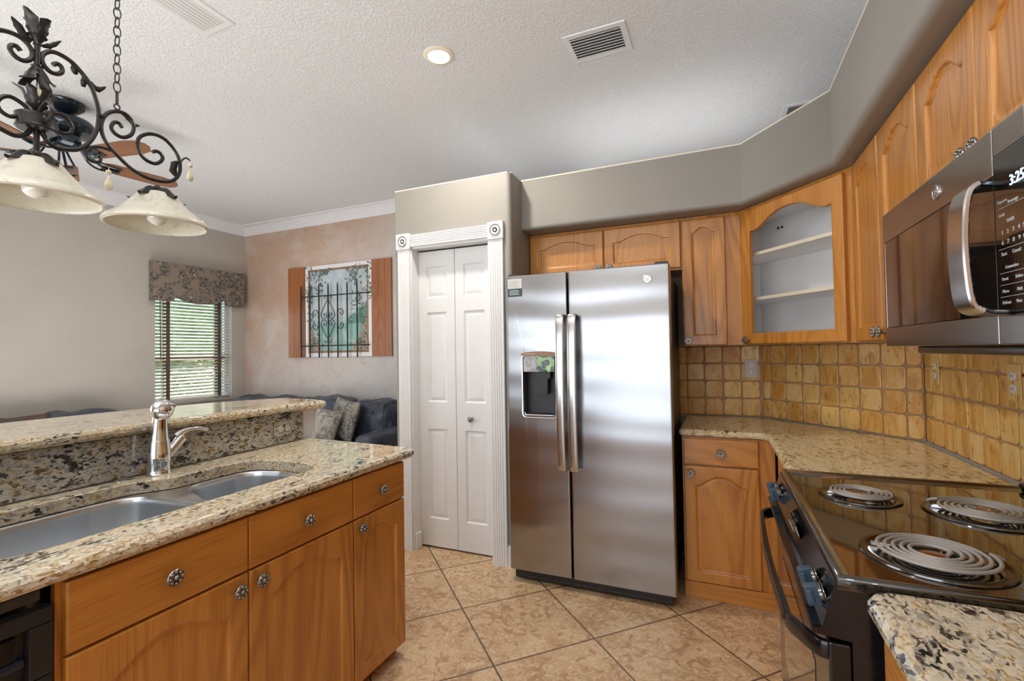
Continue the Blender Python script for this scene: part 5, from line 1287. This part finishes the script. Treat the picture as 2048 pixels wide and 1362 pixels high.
def fhandle(cx, name):
    P_ = smooth_path([(cx, 2.626, 1.555), (cx, 2.585, 1.560), (cx, 2.562, 1.548), (cx, 2.552, 1.45), (cx, 2.546, 1.25), (cx, 2.544, 1.12), (cx, 2.546, 0.99), (cx, 2.552, 0.80), (cx, 2.562, 0.702), (cx, 2.585, 0.690), (cx, 2.626, 0.695)], 3)
    loops = []
    for i, p in enumerate(P_):
        t = (P_[min(i+1, len(P_)-1)]-P_[max(i-1, 0)]).normalized(); s = Vector((1, 0, 0)); u = t.cross(s).normalized(); w_ = 0.023; d_ = 0.007
        loops.append([tuple(p+s*a*w_+u*b*d_) for a, b in ((-1, -0.5), (-1, 0.5), (-0.8, 0.85), (-0.4, 1), (0.4, 1), (0.8, 0.85), (1, 0.5), (1, -0.5), (0.8, -0.85), (0.4, -1), (-0.4, -1), (-0.8, -0.85))])
    MB().loft(loops).build(name, M['steel_h'], fr, angle=50)
fhandle(-0.812, 'door_handle'); fhandle(-0.742, 'door_handle')
# sticker, emblem, hinge caps, base grille, script line
MB().box((-1.150, 2.6225, 1.715), (-1.062, 2.6250, 1.790)).build('paper_label', M['paper'], lo) if False else None
lab = frame((-1.104, 2.6160, 0), (1, 0, 0), (0, -1, 0))
mb = MB(); mb.box((-0.045, -0.0005, 1.735), (0.045, 0.002, 1.792), 0, lab); mb.build('paper_label', M['paper'], fr)
mb = MB(); mb.box((-0.046, -0.0012, 1.686), (0.046, 0.002, 1.734), 0, lab); lb = mb.build('energy_label', M['labelblue'], fr)
for k in range(4):
    mb = MB(); mb.box((-0.034, -0.0016, 1.698+0.008*k), (0.030-0.007*(k % 2), -0.0010, 1.7005+0.008*k), 0, lab); mb.build('print_line', M['print'], lb)
for k in range(5):
    mb = MB(); mb.box((-0.038, -0.0008, 1.745+0.008*k), (0.030-0.010*(k % 3), -0.0003, 1.7462+0.008*k), 0, lab); mb.build('print_line', M['sidegrey'], fr)
em = T(-0.336, 2.6165, 1.735) @ RX(PI/2)
e_ = MB(); e_.lathe([(0.024, -0.003), (0.024, 0.003), (0.0222, 0.0042), (0.021, 0.003), (0.0001, 0.003)], 36, em); eo = e_.build('round_emblem', M['chromed'], fr)
monogram(em @ T(0, 0, 0.0005), eo, 1.45)
MB().box((-1.158, 2.64, 1.8125), (-1.09, 2.76, 1.825), 0.004).build('hinge_cover', M['blackp'], fr)
MB().box((-0.30, 2.64, 1.8125), (-0.232, 2.76, 1.828), 0.004).build('hinge_cover', M['blackp'], fr)
mb = MB(); mb.box((-1.145, 2.655, 0.012), (-0.245, 2.70, 0.068), 0.004); gb = mb.build('base_grille', M['blackp'], fr)
for k in range(16):
    xx = -1.05+0.045*k; mb = MB(); mb.box((xx, 2.652, 0.028), (xx+0.034, 2.6555, 0.034)); mb.build('grille_slot', M['sidegrey'], gb)
for xx in (-1.11, -0.28):
    mb = MB(); mb.lathe([(0.022, -0.012), (0.022, 0.012)], 16, T(xx, 2.69, 0.022) @ RY(PI/2)); mb.build('roller', M['blackp'], fr)

# =====================================================================
# LIVING ROOM
# =====================================================================
def cushion(lo, hi, k=5.0, puff=0.10, wr=0.012, seed=0, n=14, mtx=None, rad=None):
    """plump box: superellipsoid with leather wrinkles"""
    c = Vector([(a+b)/2 for a, b in zip(lo, hi)]); s = Vector([(b-a)/2 for a, b in zip(lo, hi)])
    t = bmesh.new(); bmesh.ops.create_cube(t, size=2.0); bmesh.ops.subdivide_edges(t, edges=list(t.edges), cuts=n, use_grid_fill=True)
    for v in t.verts:
        p = v.co; m = max(abs(p.x), abs(p.y), abs(p.z)); l = (abs(p.x)**k+abs(p.y)**k+abs(p.z)**k)**(1/k); q = p*(m/l)
        w = Vector((q.x*s.x, q.y*s.y, q.z*s.z))
        d = noise.noise(w*7+Vector((seed*3.1, 0, 0)))*wr + noise.noise(Vector((w.x*26, w.y*26, w.z*7))+Vector((seed, 2, 0)))*wr*0.5
        w = w + w.normalized()*d
        v.co = c+w
    mb = MB(); mb.merge(t, mtx); return mb
def sofa(name, label, m, L, nb, left_arm=True, right_arm=True, seed=1, D=0.86):
    """local: x along the sofa, y=0 at the wall, -y towards the room"""
    root = thing(name, label, 'sofa', tuple(m @ Vector((L/2, -D/2, 0))), 'navy leather sofas')
    cushion((0.02, -D+0.04, 0.06), (L-0.02, -0.02, 0.30), 12, 0, 0.006, seed, mtx=m).build('base', M['leather'], root)
    cushion((0.04, -0.26, 0.10), (L-0.04, -0.015, 0.80), 8, 0, 0.010, seed+2, mtx=m).build('back_frame', M['leather'], root)
    a = 0.26; x0 = a*0.9 if left_arm else 0.02; x1 = L-(a*0.9 if right_arm else 0.02)
    for i in range(nb):
        xa = x0+(x1-x0)*i/nb; xb = x0+(x1-x0)*(i+1)/nb
        cushion((xa+0.005, -D+0.02, 0.26), (xb-0.005, -0.22, 0.47), 5, 0, 0.014, seed+5+i, mtx=m).build('seat_cushion', M['leather'], root)
        cushion((xa-0.01, -0.42, 0.42), (xb+0.01, -0.03, 0.885+0.01*((i*7+seed) % 3-1)), 3.6, 0, 0.030, seed+9+i, 18, mtx=m).build('back_cushion', M['leather'], root)
    for f, xa in ((left_arm, 0.0), (right_arm, L-a)):
        if f: cushion((xa, -D, 0.05), (xa+a, -0.10, 0.63), 5, 0, 0.018, seed+20, 18, mtx=m).build('arm', M['leather'], root)
    for px, py in ((0.08, -D+0.10), (L-0.08, -D+0.10), (0.08, -0.08), (L-0.08, -0.08)):
        mb = MB(); mb.lathe([(0.022, 0.0), (0.028, 0.08)], 12, m @ T(px, py, 0)); mb.build('foot', M['blackp'], root)
    return root
sofa('leather_sofa', 'navy leather sofa along the pink wall below the shutters', frame((-5.50, YB-0.03, 0), (1, 0, 0), (0, -1, 0)), 2.68, 4, False, True, 3, 0.95)
sofa('leather_sofa', 'dark leather sofa along the window wall behind the bar', frame((XL+0.03, 0.55, 0), (0, 1, 0), (1, 0, 0)), 2.52, 3, True, True, 11)
def throw(name, label, c, rot, s, mat, group=None, seed=0):
    t = bmesh.new(); bmesh.ops.create_cube(t, size=2.0); bmesh.ops.subdivide_edges(t, edges=list(t.edges), cuts=12, use_grid_fill=True)
    for v in t.verts:
        x, y, z = v.co; e = max(0, (1-abs(x)**3.0)*(1-abs(z)**3.0))**0.45
        k = 1-0.05*(1-abs(x*z))*max(abs(x), abs(z))**6
        v.co = Vector((x*s[0]*k, (y*(0.008+s[1]*e)), z*s[2]*k)) + Vector((0, 0.01*noise.noise(Vector((x*2, z*2, seed))), 0))
    mb = MB(); mb.merge(t, T(*c) @ rot); o = mb.build(name, mat, None, angle=60)
    return tag(o, label, 'cushion', group)
throw('throw_pillow', 'toile throw pillow in front, leaning on the sofa by the arm', (-3.60, 3.60, 0.66), RZ(0.12) @ RX(math.radians(-20)) @ RY(math.radians(8)), (0.18, 0.055, 0.165), M['toile2'], 'toile throw pillows', 1)
throw('throw_pillow', 'toile throw pillow half hidden behind the front one', (-3.50, 3.78, 0.70), RZ(-0.25) @ RX(math.radians(-14)) @ RY(math.radians(6)), (0.20, 0.06, 0.20), M['toile2'], 'toile throw pillows', 2)
throw('throw_pillow', 'brown cushion on top of the dark sofa at the far left', (-5.33, 1.95, 0.66), RZ(PI/2) @ RX(math.radians(-16)), (0.30, 0.06, 0.235), M['brownpil'], None, 3)

# faux window on the pink wall: painted board, shutters, iron grille
mu = thing('painted_window_mural', 'painted lake view in a cream and brown frame on the pink wall', 'mural', (-4.10, YB, 1.88))
X0, X1, Z0, Z1 = -4.60, -3.595, 1.335, 2.43
mb = MB()
def ringbox(mb, x0, x1, z0, z1, b, y0, y1):
    mb.box((x0, y0, z0), (x1, y1, z0+b), 0.002); mb.box((x0, y0, z1-b), (x1, y1, z1), 0.002); mb.box((x0, y0, z0+b), (x0+b, y1, z1-b), 0.002); mb.box((x1-b, y0, z0+b), (x1, y1, z1-b), 0.002)
ringbox(mb, X0, X1, Z0, Z1, 0.045, YB-0.018, YB-0.001); mb.build('outer_frame', M['crown'], mu)
mb = MB(); ringbox(mb, X0+0.046, X1-0.046, Z0+0.046, Z1-0.046, 0.022, YB-0.015, YB-0.001); mb.build('inner_frame', M['rail'], mu)
MB().box((X0+0.069, YB-0.008, Z0+0.069), (X1-0.069, YB-0.001, Z1-0.069)).build('painting', M['mural'], mu)
rnd = random.Random(12)
def leaf_patch(name, spots, n, mat, y):
    mb = MB()
    for i in range(n):
        cx_, cz_, rx_, rz_ = rnd.choice(spots); x = cx_+rnd.gauss(0, rx_); z = min(cz_+rnd.gauss(0, rz_), 2.425-0.02*rnd.random())
        a = rnd.random()*6.28; l = 0.012+0.010*rnd.random(); m = T(x, y, z) @ RY(a)
        mb.add([(-l, 0, 0), (0, -0.0006, l*0.42), (l, 0, 0), (0, -0.0006, -l*0.42)], [(0, 1, 2, 3)], m)
    o = mb.build(name, mat, mu); o['kind'] = 'stuff'
M['painted_leaf'] = plain('painted_green_leaf', (0.10, 0.14, 0.11), 0.6, 0, 0, 0.5, 40)
leaf_patch('painted_leaves', [(-4.50, 2.30, .07, .05), (-4.55, 2.15, .03, .14), (-4.42, 2.20, .06, .07), (-4.53, 1.95, .025, .14), (-4.3, 2.34, .05, .02), (-3.75, 2.33, .10, .04), (-3.85, 2.28, .05, .05), (-3.64, 2.25, .03, .09), (-3.60, 2.12, .025, .06)], 300, M['painted_leaf'], YB-0.0195)
leaf_patch('painted_leaves', [(-3.80, 1.98, .06, .06), (-3.70, 1.85, .04, .14), (-3.68, 1.65, .03, .12), (-4.45, 1.50, .05, .05), (-3.74, 1.50, .05, .05)], 220, M['painted_leaf'], YB-0.0095)
def shutter(x0, x1, label):
    s_ = thing('wooden_shutter', label, 'shutter', ((x0+x1)/2, YB, 1.88), 'board shutters')
    n = 3; w_ = (x1-x0)/n
    for i in range(n): MB().box((x0+i*w_+0.0008, YB-0.022, 1.33), (x0+(i+1)*w_-0.0008, YB-0.001, 2.432), 0.0025).build('board', M['shutter'], s_)
shutter(-4.882, -4.604, 'left stained board shutter beside the painted window')
shutter(-3.590, -3.318, 'right stained board shutter beside the painted window')
gt = thing('iron_grille', 'black iron window grille with scrolls over the painted view', 'grille', (-4.12, YB-0.06, 1.8))
yg = YB-0.060
for i in range(7):
    x = -4.628+0.1435*i
    mb = MB(); mb.tube([(x, yg, 1.325), (x, yg, 2.165), (x, yg, 2.20)], [0.0085, 0.0085, 0.004], 8); mb.build('bar', M['blackiron'], gt)
for z in (2.056, 1.465):
    mb = MB(); mb.tube(smooth_path([(-4.640, yg, z), (-3.70, yg, z), (-3.655, yg+0.01, z), (-3.625, YB-0.018, z)], 4), 0.007, 8); mb.tube([(-4.630, yg, z), (-4.630, YB-0.022, z)], 0.006, 8); mb.build('cross_bar', M['blackiron'], gt)
xc = -4.1975; zm = 1.775
for sx in (-1, 1):
    for sz in (1, -1):
        mb = MB(); q = [(0.0, 0.235), (0.035, 0.185), (0.085, 0.10), (0.105, 0.055), (0.085, 0.015), (0.045, 0.010), (0.020, 0.035), (0.030, 0.065), (0.055, 0.068), (0.062, 0.045), (0.045, 0.038)]
        mb.tube(smooth_path([(xc+sx*a, yg-0.006, zm+sz*b) for a, b in q], 4), 0.0045, 6)
        q = [(0.0, 0.225), (0.010, 0.262), (0.038, 0.275), (0.050, 0.255), (0.034, 0.245)]
        mb.tube(smooth_path([(xc+sx*a, yg-0.006, zm+sz*b) for a, b in q], 4), 0.0040, 6)
        q = [(0.150, 0.02), (0.150, 0.075), (0.180, 0.115), (0.220, 0.105), (0.232, 0.065), (0.208, 0.045), (0.190, 0.065), (0.203, 0.080)]
        mb.tube(smooth_path([(xc+sx*a, yg-0.006, zm+sz*b) for a, b in q], 4), 0.0045, 6)
        mb.build('scroll', M['blackiron'], gt)
